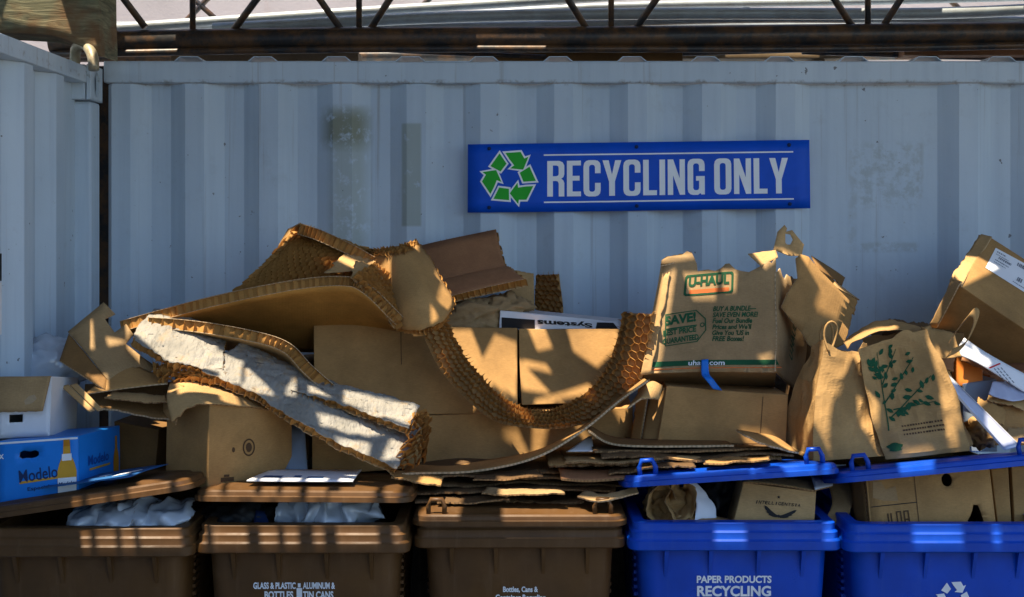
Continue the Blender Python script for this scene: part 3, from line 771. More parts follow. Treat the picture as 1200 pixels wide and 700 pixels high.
binB, sB, uB, lidB = make_bin(353, 3.59, M['bin_brown'], 'brown bin lettered glass and plastic, a white bag under its propped lid', GB, 6.0, .4, .006)
binC, sC, uC, lidC = make_bin(609, 3.65, M['bin_brown'], 'brown bin with a closed lid carrying flattened cardboard', GB, 0, 0, 0, True)
binD, sD, uD, lidD = make_bin(862.5, 3.62, M['bin_blue'], 'blue bin lettered paper products recycling with its lid propped open', GBl, 9.2, -3.8, .02, True)
binE, sE, uE, lidE = make_bin(1117, 3.60, M['bin_blue'], 'blue bin at the right end with white recycling arrows on its front', GBl, 11.2, -5.5, .02, True)
for s_, u_, t_, rows in ((sB, uB, binB, (('GLASS & PLASTIC', 322, 686, 50, 8), ('BOTTLES', 327, 697, 34, 9), ('ALUMINUM &', 374, 686, 38, 8), ('TIN CANS', 373, 697, 36, 9))),
                         (sC, uC, binC, (('Bottles, Cans &', 610, 691, 42, 8), ('Container Recycling', 610, 701, 60, 9))),
                         (sD, uD, binD, (('PAPER PRODUCTS', 860, 678.5, 89, 9), ('RECYCLING', 860, 692.5, 88, 13)))):
    for w_, px, py, wp, hp in rows:
        text(w_, s_, u_(px, py), hp * 3.6 / F, wp * 3.6 / F, M['white_ink'], t_, bold=.035, off=.0022)
decal('bottle_mark', sB, [(rect(-.008, -.02, .008, .008) , []), ([(-.004, .010), (.004, .010), (.004, .022), (-.004, .022)], [])], uB(351, 692), M['white_ink'], binB, off=.0022)
decal('recycling_mark', sE, grow(recycle_polys(), -.03), uE(1117, 701), M['white_ink'], binE, k=.053, off=.0022)

# ------------------------------------------------------------------ the pile
K, KD, KP, KR, KG = M['kraft'], M['kraft_dark'], M['kraft_pale'], M['kraft_red'], M['kraft_grey']
def rows(Y0, lower, Y1, upper, **k): return Surf([[W(a, b_, Y0) for a, b_ in lower], [W(a, b_, Y1) for a, b_ in upper]], **k)
def quad(bl, br, tr_, tl, **k): return Surf([[W(*bl), W(*br)], [W(*tl), W(*tr_)]], **k)
def pixpoly(surf, pts, Yref=None):
    """outline in photo pixels -> uv of a flat-ish quad surface (bilinear inverse by search)"""
    out = []
    for px, py in pts:
        u, v = .5, .5
        for _ in range(25):
            p = surf.raw(u, v); e = 1e-3
            def pix(q): return V((600 + q.x * F / q.y, HY - (q.z - CZ) * F / q.y))
            r = V((px, py)) - pix(p); a = (pix(surf.raw(u + e, v)) - pix(p)) / e; b = (pix(surf.raw(u, v + e)) - pix(p)) / e
            det = a.x * b.y - a.y * b.x
            if abs(det) < 1e-9: break
            u += (r.x * b.y - r.y * b.x) / det; v += (a.x * r.y - a.y * r.x) / det
        out.append((u, v))
    return out
def top(o, label, cat, group=None): return tag(o, label, cat, group)
FL = 'flattened cardboard lying on the bins'

# ---- left end: white box on blue beer carton
bt = Carton('beer_carton', 'blue beer carton with a bottle picture resting on the leftmost bin lid', 'carton',
            [W(-3, 594, 3.62), W(93, 586, 3.64), W(92, 511, 3.64), W(-3, 518, 3.62)], W(141, 568, 3.95) - W(93, 586, 3.64), M['cyan'], amp=.003,
            front_holes=[[(x * .001, y * .001) for x, y in ((62, 138), (70, 132), (82, 134), (96, 132), (110, 134), (118, 140), (117, 150), (108, 155), (92, 152), (76, 156), (64, 152))]])
ff, fr = bt.f['front'], bt.f['right']; cw, chh = ff.Lu, ff.Lv
text('Modelo', ff, (.50, .45), .036, .11, M['ink_navy'], bt.root, bold=.01, rot=.07)
decal('gold_band', ff, [(rect(0, 0, .112, .007), [])], (.27, .315), M['gold'], bt.root, rot=.07)
text('Especial', ff, (.50, .23), .014, .062, M['ink_navy'], bt.root, rot=.06)
text('x', ff, (.05, .76), .014, .014, M['white_ink'], bt.root)
bottle = [(-.026, 0), (.026, 0), (.028, .075), (.022, .10), (.011, .125), (.009, .17), (-.009, .17), (-.011, .125), (-.022, .10), (-.028, .075)]
decal('bottle_picture', ff, [(bottle, [])], (.855, .05), M['gold'], bt.root)
decal('bottle_label', ff, [(rect(-.0265, .015, .0265, .058), [])], (.855, .05), M['white_ink'], bt.root, off=.0026)
decal('neck_label', ff, [(rect(-.014, .108, .014, .128), [])], (.855, .05), M['white_ink'], bt.root, off=.0026)
decal('bottle_base', ff, [(rect(-.0255, .001, .0255, .013), []), (rect(-.009, .15, .009, .17), [])], (.855, .05), M['amber'], bt.root, off=.0026)
text('Modelo', ff, (.855, .27), .011, .046, M['ink_navy'], bt.root, off=.0032, rot=.05)
text('Modelo', fr, (.45, .56), .030, .15, M['cyan_dark'], bt.root)
decal('gold_band', fr, [(rect(0, 0, .15, .006), [])], (.24, .40), M['gold'], bt.root)
decal('bottle_picture', fr, [(bottle, [])], (.88, .12), M['amber'], bt.root, k=.8)
decal('edge_band', ff, [(rect(0, 0, cw * .98, .008), [])], (.01, .012), M['cyan_dark'], bt.root)
decal('edge_band', ff, [(rect(0, 0, cw * .98, .006), [])], (.01, .95), M['white_ink'], bt.root, off=.001)
wb = Carton('archive_box', 'white cardboard box with a torn brown front flap on top of the blue beer carton', 'box',
            [W(-3, 514, 3.70), W(58, 511, 3.70), W(60, 441, 3.70), W(-3, 443, 3.70)], W(90, 507, 4.05) - W(58, 511, 3.70), M['white'], amp=.002,
            front_holes=[[(.035, .045), (.075, .045), (.075, .068), (.035, .068)]])
fs_ = Surf([[wb.f['front'].p(0, .42) + V((0, -.012, 0)), wb.f['front'].p(.90, .42) + V((0, -.02, 0))], [wb.f['front'].p(0, 1) + V((0, -.006, .003)), wb.f['front'].p(1.0, 1) + V((0, -.006, .003))]], False, .003, 6)
sheet('flap', fs_, .004, KG, wb.root, 14, 8, tear={'b': .06})
decal('torn_patch', fs_, [([(0, 0), (.02, .004), (.032, .018), (.022, .03), (.006, .026), (-.006, .012)], [])], (.62, .22), M['edge_pale'], wb.root, off=.0032)
blobo = blob('plastic_bag', W(58, 428, 4.12), (.13, .10, .10), M['plastic_bag'], None, .3, 1.6, 4)
top(blobo, 'bluish white plastic bag slumped behind the white box in the container corner', 'plastic bag')

# dark box between
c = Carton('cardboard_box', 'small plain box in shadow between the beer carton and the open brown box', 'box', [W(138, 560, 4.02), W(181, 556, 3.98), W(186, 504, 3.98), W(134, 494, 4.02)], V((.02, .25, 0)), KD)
# open brown box with ragged flap
ob = Carton('open_box', 'tall brown box standing corner on with a ragged flap drooping over its front', 'box',
            [W(244, 573, 3.70), W(342, 562, 3.96), W(342, 484, 3.96), W(246, 472, 3.70)], W(194, 566, 3.84) - W(244, 573, 3.70), K, ('top',), amp=.004)
fr_ = ob.f['front']
decal('seal_mark', fr_, [(ell(0, 0, .024, .027, 20), [ell(0, 0, .019, .022, 20)]), (ell(0, 0, .012, .015, 12), [])], (.46, .48), M['ink_brown'], ob.root)
decal('seal_mark', fr_, [(ell(0, 0, .006, .008, 10), [])], (.28, .45), M['ink_brown'], ob.root)
decal('arrow_mark', fr_, [(rect(0, 0, .05, .012), []), (rect(.012, .013, .032, .02), [])], (.14, .06), M['ink_brown'], ob.root)
fl = Surf([[W(203, 500, 3.675), W(222, 482, 3.675), W(246, 476, 3.68), (W(290, 480, 3.80)), W(318, 482, 3.88)],
           [W(196, 470, 3.72), W(216, 460, 3.73), W(250, 462, 3.77), W(285, 464, 3.86), W(312, 474, 3.92)],
           [W(200, 448, 3.86), W(222, 445, 3.88), W(258, 450, 3.92), W(285, 456, 3.97), W(308, 468, 4.0)]], False, .004, 8)
sheet('flap', fl, .004, KP, ob.root, 26, 12, tear={'b': .16})
fl2 = Surf([[W(189, 480, 3.86), W(206, 498, 3.70)], [W(200, 448, 3.90), W(216, 452, 3.78)]], False, .003, 8)
sheet('flap', fl2, .004, K, ob.root, 8, 8)

# notched flattened carton at left
n1 = quad((133, 456, 3.86), (186, 432, 3.96), (132, 350, 4.04), (78, 388, 4.0), amp=.006, scale=4)
t = sheet('flattened_carton', n1, .005, KG, None, outline=pixpoly(n1, [(80, 390), (113, 363), (122, 355), (135, 369), (123, 375), (134, 391), (148, 381), (156, 393), (147, 404), (168, 420), (183, 430), (163, 448), (134, 456)]), dens=.05, grid=.12, edge=M['edge_pale'])
top(t, 'grey brown carton flat with square notches standing up at the left end of the pile', 'cardboard')
n1b = quad((70, 424, 3.90), (124, 458, 3.84), (128, 448, 3.88), (80, 392, 3.99), amp=.004, scale=5)
t = sheet('flattened_carton', n1b, .005, KD, None, 12, 8, edge=M['edge_pale']); top(t, 'dark carton flap folded down below the notched carton flat', 'cardboard')
n2 = rows(3.84, [(100, 462), (140, 457), (196, 450)], 3.95, [(146, 424), (166, 428), (198, 441)], amp=.004, scale=6)
t = sheet('cardboard_scrap', n2, .004, K, None, 18, 8, tear={'t': .25}, edge=M['edge_pale']); top(t, 'small orange brown scrap with a pointed torn edge below the white honeycomb sheet', 'cardboard scrap')
for k, (dx, dy) in enumerate(((0, 0), (10, -1))):
    s_ = quad((104 + dx, 483 + dy, 3.78), (111 + dx, 481 + dy, 3.78), (80 + dx, 451 + dy, 3.86), (71 + dx, 453 + dy, 3.86), amp=.002)
    t = sheet('cardboard_strip', s_, .005, KP, None, 4, 14, edge=M['edge_pale']); top(t, ('outer pale folded strip leaning beside the white box corner', 'inner pale folded strip next to the dark box under the notched flat')[k], 'cardboard strip', 'pale folded strips')
s_ = quad((98, 476, 3.84), (205, 496, 3.80), (215, 448, 3.95), (100, 452, 3.98), amp=.005, scale=5)
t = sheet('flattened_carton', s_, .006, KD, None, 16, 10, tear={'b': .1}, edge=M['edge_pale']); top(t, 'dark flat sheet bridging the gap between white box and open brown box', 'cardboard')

# ---- honeycomb panels
def panel(name, label, loc, surf, group='honeycomb packing panels', **k):
    t = thing(name, loc, label, 'packing panel', group); honeycomb(t, surf, **k); return t
HG = 'honeycomb packing panels'
# big arched panel, front edge towards the viewer
s_ = Surf([[W(140, 382, 4.04), W(205, 364, 4.02), W(270, 350, 4.0), (W(345, 334, 3.98)), W(400, 329, 3.98), W(428, 338, 3.98), W(468, 376, 4.0)],
           [W(180, 402, 4.40), W(230, 398, 4.42), W(290, 402, 4.45), W(345, 408, 4.45), W(395, 408, 4.45), W(425, 404, 4.45), W(478, 390, 4.45)]], False, .006, 4)
panel('packing_board', 'largest arched brown honeycomb panel rising from the left tip to the peak, underside showing', W(320, 400, 4.2), s_, th=.032, cell=.021, bot=M['kraft_bounce'], top=K, nu=36, nv=12)
# upright torn panel with the cells bare
s_ = Surf([[W(268, 348, 4.12), W(330, 334, 4.12), W(400, 330, 4.13), W(468, 322, 4.15)], [W(310, 312, 4.20), W(350, 300, 4.20), W(410, 300, 4.21), W(462, 315, 4.21)], [W(348, 265, 4.30), W(368, 270, 4.30), W(410, 288, 4.28), W(452, 310, 4.26)]], False, .005, 5)
t = panel('packing_board', 'torn honeycomb panel with bare hexagon cells forming the peak of the pile', W(360, 330, 4.2), s_, th=.034, cell=.019, bot=K, nu=30, nv=10)
s2 = Surf([[W(350, 268, 4.17), W(380, 279, 4.16), (W(420, 298, 4.15)), W(462, 322, 4.13)], [W(356, 270, 4.27), W(386, 281, 4.26), W(424, 300, 4.25), W(464, 324, 4.23)]], False, .004, 9)
honeycomb(t, s2, th=.034, cell=.019, top=K, bot=K, nu=18, nv=4)
s2 = Surf([[W(262, 356, 4.10), W(300, 318, 4.16), W(345, 270, 4.25)], [W(278, 352, 4.14), W(314, 314, 4.20), W(354, 274, 4.28)]], False, .012, 14)
honeycomb(t, s2, th=.022, cell=.017, jit=.35, crush=.6)
s2 = quad((368, 322, 4.09), (452, 318, 4.10), (446, 304, 4.16), (400, 296, 4.16), amp=.004, scale=8)
sheet('facing', s2, .002, KP, t, 12, 8, tear={'b': .15, 'l': .2})
s2 = quad((326, 290, 4.29), (360, 276, 4.30), (352, 261, 4.33), (338, 268, 4.33), amp=.003, scale=8)
sheet('facing', s2, .002, K, t, 10, 6, tear={'t': .1})
s2 = quad((405, 330, 3.98), (452, 345, 4.02), (446, 310, 4.08), (415, 305, 4.08), amp=.01, scale=12, crump=.01)
sheet('facing', s2, .002, KP, t, 14, 10, tear={'b': .3, 'l': .2, 't': .15})
s2 = Surf([[W(415, 322, 3.97), W(440, 352, 3.98), W(466, 382, 4.0)], [W(436, 306, 4.06), W(458, 328, 4.08), W(482, 366, 4.1)]], False, .01, 12)
honeycomb(t, s2, th=.03, cell=.021, bot=K, nu=14, nv=5)
# lower arched edge above the white sheet
s_ = Surf([[W(172, 378, 3.98), W(240, 384, 3.95), W(300, 395, 3.94), W(336, 408, 3.93), W(360, 432, 3.92), W(388, 456, 3.92)],
           [W(215, 398, 4.25), W(262, 404, 4.25), W(305, 418, 4.25), W(335, 434, 4.25), W(352, 450, 4.25), W(370, 470, 4.25)]], False, .004, 5)
panel('packing_board', 'narrow honeycomb panel with an open ribbed edge right above the white crinkled sheets', W(300, 430, 4.1), s_, th=.032, cell=.021, bot=KP, top=KD, nu=30, nv=8)
# white faced panels
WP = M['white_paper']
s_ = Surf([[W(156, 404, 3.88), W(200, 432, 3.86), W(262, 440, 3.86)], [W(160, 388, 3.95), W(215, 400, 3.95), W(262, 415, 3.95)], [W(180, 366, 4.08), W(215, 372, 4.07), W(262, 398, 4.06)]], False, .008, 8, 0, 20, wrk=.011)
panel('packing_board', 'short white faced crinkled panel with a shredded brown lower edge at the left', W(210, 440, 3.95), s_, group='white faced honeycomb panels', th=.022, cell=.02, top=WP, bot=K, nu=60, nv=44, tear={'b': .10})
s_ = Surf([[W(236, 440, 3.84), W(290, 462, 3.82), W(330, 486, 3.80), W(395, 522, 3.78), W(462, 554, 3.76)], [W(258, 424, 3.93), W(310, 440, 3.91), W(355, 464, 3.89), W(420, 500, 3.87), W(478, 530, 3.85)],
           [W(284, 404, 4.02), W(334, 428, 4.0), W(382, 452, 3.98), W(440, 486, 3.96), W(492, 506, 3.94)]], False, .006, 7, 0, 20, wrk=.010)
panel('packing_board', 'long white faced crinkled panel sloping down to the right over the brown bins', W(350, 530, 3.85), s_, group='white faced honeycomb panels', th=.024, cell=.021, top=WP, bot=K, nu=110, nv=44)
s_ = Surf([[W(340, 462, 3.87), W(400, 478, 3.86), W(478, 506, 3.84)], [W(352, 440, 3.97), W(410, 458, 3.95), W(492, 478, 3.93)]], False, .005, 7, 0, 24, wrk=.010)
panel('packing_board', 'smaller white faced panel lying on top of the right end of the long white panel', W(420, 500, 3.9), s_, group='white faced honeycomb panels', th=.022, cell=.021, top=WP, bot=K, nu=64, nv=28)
# shredded end of the white panels
s_ = Surf([[W(452, 554, 3.77), W(482, 548, 3.79), W(498, 540, 3.82)], [W(470, 520, 3.82), W(490, 515, 3.84), W(502, 508, 3.87)], [W(480, 488, 3.86), W(492, 484, 3.90), W(500, 482, 3.94)]], False, .012, 14)
panel('honeycomb_scrap', 'shredded lump of bare brown honeycomb at the right tip of the white panels', W(478, 550, 3.8), s_, th=.03, cell=.021, jit=.3, crush=.5)
# shreds hanging under the short white panel
s_ = Surf([[W(180, 447, 3.84), W(225, 446, 3.83), W(268, 444, 3.84)], [W(178, 426, 3.90), W(225, 428, 3.89), W(262, 432, 3.89)]], False, .014, 16)
panel('honeycomb_scrap', 'golden shredded honeycomb strip below the short white panel', W(225, 448, 3.86), s_, th=.022, cell=.017, jit=.35, crush=.6)
# rolled tan panel
s_ = Surf([[W(450, 366, 4.20), W(466, 384, 4.06), W(492, 391, 3.97), W(516, 382, 3.98), W(533, 356, 4.12)], [W(434, 326, 4.25), W(450, 334, 4.11), W(474, 338, 4.03), (W(496, 333, 4.04)), W(512, 318, 4.18)], [W(424, 293, 4.31), W(438, 297, 4.19), W(456, 297, 4.11), W(474, 293, 4.12), W(489, 286, 4.24)]], False, .005, 7)
panel('honeycomb_roll', 'tan honeycomb panel rolled into a half tube beside the peak', W(480, 388, 4.1), s_, th=.020, cell=.02, top=K, bot=K, nu=26, nv=14, tear={'t': .07, 'b': .05, 'r': .06})
s2 = Surf([[W(424, 297, 4.27), W(440, 300, 4.15), W(457, 299, 4.08), W(475, 295, 4.09), W(488, 290, 4.2)], [W(424, 289, 4.30), W(438, 291, 4.18), W(456, 290, 4.12), W(473, 287, 4.13), W(487, 282, 4.23)]], False, .006, 14)
honeycomb([q for q in bpy.data.objects if q.name.startswith('honeycomb_roll')][0], s2, th=.02, cell=.018, jit=.3, crush=.4)
# reddish folded panel at back
s_ = Surf([[W(524, 352, 4.32), W(570, 341, 4.32), W(616, 331, 4.32)], [W(508, 338, 4.40), W(550, 327, 4.42), W(600, 318, 4.42)], [W(504, 332, 4.44), W(548, 321, 4.46), W(592, 311, 4.47)], [W(482, 294, 4.58), W(530, 283, 4.58), W(582, 272, 4.58)]], False, .003, 4)
panel('folded_panel', 'reddish brown panel folded once and leaning on the container wall left of the sign', W(550, 350, 4.45), s_, th=.026, cell=.021, top=KR, bot=K, nu=24, nv=14)
s_ = quad((628, 362, 4.48), (662, 372, 4.48), (656, 319, 4.52), (627, 322, 4.52), amp=.006, scale=12)
t = panel('honeycomb_scrap', 'small upright honeycomb offcut with a tan facing strip below the left half of the sign', W(630, 370, 4.5), s_, th=.03, cell=.021, bot=K, nu=10, nv=10)
s2 = quad((598, 358, 4.44), (626, 366, 4.45), (626, 320, 4.50), (598, 314, 4.50), amp=.003)
sheet('facing', s2, .004, KP, t, 10, 10, tear={'t': .06})
b_ = blob('crumpled_paper', W(552, 372, 4.36), (.12, .07, .075), KG, None, .6, 1.5, 11, 4); top(b_, 'crumpled grey brown paper under the reddish folded panel', 'paper')
b_ = blob('crumpled_paper', W(596, 360, 4.38), (.09, .06, .05), KG, None, .6, 1.6, 23, 4); top(b_, 'smaller crumpled paper lump left of the printed white box', 'paper')
# dangling bare strip
outer = [(492, 380), (512, 424), (544, 463), (584, 493), (626, 500), (670, 499), (717, 480), (752, 441), (768, 368)]
inner = [(524, 376), (544, 412), (567, 441), (598, 470), (628, 481), (656, 477), (690, 455), (714, 418), (728, 366)]
s_ = Surf([[W(a, b_, 3.98) for a, b_ in outer], [W((a + c) / 2, (b_ + d) / 2, 4.0) for (a, b_), (c, d) in zip(outer, inner)], [W(a, b_, 4.04) for a, b_ in inner]], False, .004, 9)
t = panel('honeycomb_strip', 'long bare honeycomb strip sagging in a U across the two big closed boxes', W(626, 500, 4.0), s_, th=.020, cell=.0175, bot=K, nu=46, nv=6, jit=.17, crush=.3)

# ---- big boxes in the middle
b1 = Carton('cardboard_box', 'big closed box behind the sagging strip with a short seam in its top edge', 'box', [W(369, 486, 4.12), W(607, 486, 4.12), W(607, 384, 4.23), W(367, 380, 4.23)], V((.01, .33, -.032)), K, amp=.006,
            tape=[('top', 'u', .5, .05)])
decal('seam', b1.f['front'], [(rect(0, 0, .0025, .115), [])], (.43, .56), M['ink_brown'], b1.root, dens=.04)
b2 = Carton('cardboard_box', 'squarish closed box right of the big one with striped sunlight on it', 'box', [W(611, 475, 4.12), W(727, 472, 4.12), W(729, 386, 4.23), W(609, 384, 4.23)], V((.01, .33, -.032)), K, amp=.006, tape=[('top', 'u', .5, .05)])
b3 = Carton('cardboard_box', 'long low box under the two closed boxes in the middle of the pile', 'box', [W(497, 546, 4.09), W(742, 545, 4.09), W(742, 478, 4.11), W(497, 487, 4.11)], V((.01, .38, 0)), K, amp=.004)
s2 = Surf([[W(585, 510, 4.07), W(612, 540, 4.07), W(628, 542, 4.06)], [W(592, 508, 4.08), W(614, 500, 4.08), W(627, 495, 4.07)]], False, .003, 6)
c = Carton('cardboard_box', 'dark box low behind the end of the long white panel', 'box', [W(366, 556, 4.02), W(494, 548, 4.10), W(494, 488, 4.12), W(366, 484, 4.04)], V((0, .3, 0)), K, amp=.004)
s_ = quad((334, 562, 3.93), (361, 562, 3.93), (357, 502, 4.02), (339, 500, 4.02))
t = sheet('card_slab', s_, .02, M['slab_blue'], None, 4, 4, edge=M['slab_blue']); top(t, 'pale blue grey slab standing beside the open brown box', 'card')
# hidden filler that carries the honeycomb heap
c = Carton('cardboard_box', 'box buried under the arched honeycomb panel', 'box', [W(200, 540, 4.2), W(362, 540, 4.2), W(362, 425, 4.24), W(205, 440, 4.24)], V((0, .34, 0)), KD)
# printed white box behind
sb = Carton('printed_box', 'flat white box with black print seen edge on behind the closed boxes', 'box', [W(585, 386, 4.30), W(729, 389, 4.30), W(724, 377, 4.31), W(586, 364, 4.31)], V((.02, .16, .0)), M['white'], amp=.0015)
fsb = sb.f['front']
def fpoly(S_, pts): return [([(u_ * S_.Lu, v_ * S_.Lv) for u_, v_ in pixpoly(S_, pts)], [])]
decal('black_band', fsb, fpoly(fsb, [(588, 372), (627, 375), (627, 385.5), (588, 385)]), (0, 0), M['ink_black'], sb.root, dens=.05)
decal('black_band', fsb, fpoly(fsb, [(700, 378), (719, 378.5), (727, 388), (698, 387)]), (0, 0), M['ink_black'], sb.root, dens=.05)
text('Systems', fsb, pixpoly(fsb, [(662, 379.3)])[0], .024, .19, M['ink_black'], sb.root, rot=math.pi, bold=.035, off=.0024)

# thin sheet sweeping up to the right
s_ = Surf([[W(470, 556, 3.80), W(560, 552, 3.80), W(625, 538, 3.81), W(680, 508, 3.82), W(725, 472, 3.83), W(760, 446, 3.84)], [W(478, 546, 4.06), W(560, 542, 4.06), W(625, 530, 4.06), W(680, 502, 4.06), W(722, 468, 4.06), W(752, 444, 4.06)]], False, .004, 5)
t = sheet('bent_sheet', s_, .006, K, None, 40, 8, tear={'b': .06}, edge=M['edge_pale']); top(t, 'long thin cardboard sheet bent upwards to the right below the sagging strip', 'cardboard')
# flat stack
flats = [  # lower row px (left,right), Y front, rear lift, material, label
 ((480, 592), (690, 590), 3.74, M['shaded'], 'lowest dark flat sheet right on the closed brown lid'), ((468, 579), (728, 577), 3.76, M['shaded'], 'second flat sheet up from the closed brown lid'),
 ((476, 571), (745, 569), 3.80, M['shaded'], 'dark wavy flat sheet above the closed brown lid'), ((470, 563), (700, 561), 3.78, M['shaded'], 'shorter flat sheet ending left of the blue lid'),
 ((520, 556), (770, 556), 3.82, M['shaded'], 'dark flat sheet reaching from brown lid to blue lid'), ((640, 549), (770, 550), 3.74, K, 'short reddish flat sheet by the blue lid handle'),
 ((655, 544), (925, 541), 3.70, KP, 'pale edged flat sheet lying along the raised blue lid'), ((700, 539), (936, 535), 3.70, M['shaded'], 'dark flat sheet directly under the shadowed box'),
 ((690, 531), (930, 529), 3.76, M['shaded'], 'uppermost dark flat sheet under the shadowed box'), ((735, 520), (900, 522), 3.90, M['shaded'], 'short flat sheet touching the bottom of the shadowed box')]
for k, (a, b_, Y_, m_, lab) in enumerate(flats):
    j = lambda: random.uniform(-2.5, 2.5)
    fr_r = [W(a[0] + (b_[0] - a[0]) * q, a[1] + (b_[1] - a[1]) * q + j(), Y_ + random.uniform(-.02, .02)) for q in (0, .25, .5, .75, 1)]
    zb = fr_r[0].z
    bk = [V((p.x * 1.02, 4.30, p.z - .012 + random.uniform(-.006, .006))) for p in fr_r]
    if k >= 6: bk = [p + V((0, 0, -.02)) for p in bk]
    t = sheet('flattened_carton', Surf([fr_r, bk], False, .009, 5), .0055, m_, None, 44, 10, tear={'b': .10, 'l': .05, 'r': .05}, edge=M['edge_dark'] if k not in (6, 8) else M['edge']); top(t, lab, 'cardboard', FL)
s_ = quad((664, 530, 3.86), (696, 530, 3.84), (694, 512, 3.93), (690, 512, 3.93), amp=.002)
t = sheet('card_scrap', s_, .004, M['white'], None, 6, 6); top(t, 'small white triangular card scrap on the flat sheets', 'cardboard scrap')
s_ = rows(3.80, [(690, 506), (720, 522), (790, 524), (860, 524)], 3.95, [(690, 500), (722, 514), (790, 516), (850, 517)], amp=.004)
t = sheet('flattened_carton', s_, .006, KD, None, 24, 6, tear={'b': .1}, edge=M['edge_pale']); top(t, 'dark flat sheet with a curled up pale left corner below the swept sheet', 'cardboard', FL)
s_ = rows(3.72, [(872, 512), (890, 521), (912, 527), (936, 534)], 3.86, [(862, 505), (885, 508), (908, 512), (930, 526)], amp=.006, scale=9)
t = sheet('cardboard_scrap', s_, .005, K, None, 16, 8, tear={'b': .25}, edge=M['edge_pale']); top(t, 'torn tan scrap poking out beside the plain paper bag', 'cardboard scrap')
s_ = Surf([[W(676, 584, 3.70), W(700, 588, 3.66), W(726, 584, 3.66), W(748, 578, 3.68)], [W(690, 570, 3.74), W(706, 577, 3.70), W(728, 574, 3.70), W(744, 568, 3.72)]], False, .006, 10)
t = sheet('cardboard_scrap', s_, .005, KG, None, 18, 6, tear={'t': .4, 'b': .1}, edge=M['edge_pale']); top(t, 'ragged scrap with torn corners at the right end of the closed brown lid', 'cardboard scrap')
s_ = rows(3.70, [(655, 562), (690, 564), (740, 560)], 3.80, [(652, 550), (690, 551), (738, 549)], amp=.003)
t = sheet('flattened_carton', s_, .007, KR, None, 16, 6, tear={'l': .08}); top(t, 'reddish rounded end of a flat sheet next to the blue handle', 'cardboard', FL)

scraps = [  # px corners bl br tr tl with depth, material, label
 ((742, 552, 3.66), (820, 548, 3.64), (812, 540, 3.74), (748, 545, 3.76), 'shaded', 'dark torn scrap over the front edge of the lettered blue lid near its handle'),
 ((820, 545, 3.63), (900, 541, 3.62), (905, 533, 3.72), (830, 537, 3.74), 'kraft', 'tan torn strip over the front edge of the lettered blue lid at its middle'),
 ((508, 590, 3.72), (600, 588, 3.70), (590, 578, 3.80), (512, 582, 3.82), 'shaded', 'dark torn scrap at the left of the closed brown lid'),
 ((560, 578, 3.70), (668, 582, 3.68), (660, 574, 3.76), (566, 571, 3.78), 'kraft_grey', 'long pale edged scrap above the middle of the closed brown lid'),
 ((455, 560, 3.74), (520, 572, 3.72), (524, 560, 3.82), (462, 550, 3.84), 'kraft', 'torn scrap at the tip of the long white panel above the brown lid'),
 ((548, 566, 3.74), (640, 560, 3.73), (632, 552, 3.84), (556, 556, 3.86), 'shaded', 'torn scrap in the middle of the flat stack'),
 ((712, 560, 3.70), (758, 552, 3.69), (750, 540, 3.78), (716, 548, 3.80), 'shaded', 'curled scrap between the flat stack and the blue handle'),
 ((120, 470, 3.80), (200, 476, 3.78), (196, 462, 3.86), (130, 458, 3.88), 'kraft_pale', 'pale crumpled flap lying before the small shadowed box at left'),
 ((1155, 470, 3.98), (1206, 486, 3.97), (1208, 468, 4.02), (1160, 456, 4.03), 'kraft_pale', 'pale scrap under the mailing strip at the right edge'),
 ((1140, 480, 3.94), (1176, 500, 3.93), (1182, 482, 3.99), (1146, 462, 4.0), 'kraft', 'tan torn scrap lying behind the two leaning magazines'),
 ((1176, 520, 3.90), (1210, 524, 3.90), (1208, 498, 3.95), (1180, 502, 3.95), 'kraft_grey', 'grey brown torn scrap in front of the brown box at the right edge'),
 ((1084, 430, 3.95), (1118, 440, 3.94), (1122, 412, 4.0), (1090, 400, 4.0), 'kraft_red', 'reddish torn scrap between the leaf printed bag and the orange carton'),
 ((1030, 396, 3.99), (1096, 400, 3.98), (1092, 378, 4.06), (1040, 370, 4.06), 'shaded', 'dark flap behind the open mouth of the leaf printed bag')]
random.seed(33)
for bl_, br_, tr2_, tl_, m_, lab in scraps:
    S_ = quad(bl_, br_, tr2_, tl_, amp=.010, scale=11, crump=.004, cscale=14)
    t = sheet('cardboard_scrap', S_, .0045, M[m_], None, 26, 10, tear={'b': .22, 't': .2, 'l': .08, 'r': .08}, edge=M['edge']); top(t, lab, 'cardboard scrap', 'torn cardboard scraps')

# ---- moving box with torn top
al = R(17)
uh = Carton('moving_box', 'torn topped tan moving box with green and orange print tilted back on another box', 'box',
            [W(752, 437, 3.97), W(909, 436, 3.97), W(909, 303, 4.08), W(776, 308, 4.08)], V((.055, .30, -.10)), M['kraft_grey'], ('top', 'front', 'right'), amp=.004, scale=4)
fu = uh.f['front']
ol = pixpoly(fu, [(752, 437), (909, 436), (911, 400), (910, 300), (905, 308), (898, 305), (893, 311), (886, 315), (878, 319), (870, 318), (862, 316), (855, 309), (850, 310), (845, 315), (838, 318), (830, 316), (818, 318), (817, 309), (812, 297), (806, 294), (800, 298), (783, 300), (776, 304), (772, 330), (762, 390)])
sheet('front_panel', fu, .005, M['kraft_grey'], uh.root, outline=ol, dens=.035, grid=.08, edge=M['edge_pale'], off=-.0025)
def fuv(px, py): return pixpoly(fu, [(px, py)])[0]
H = 4.02 / F
decal('logo_frame', fu, [([(-.073, -.034), (.073, -.034), (.078, -.028), (.078, .028), (.073, .034), (-.073, .034), (-.078, .028), (-.078, -.028)], [[(-.067, -.028), (.067, -.028), (.071, -.024), (.071, .024), (.067, .028), (-.067, .028), (-.071, .024), (-.071, -.024)]])], fuv(831, 333), M['ink_green'], uh.root, k=1.06, rot=.04, dens=.03)
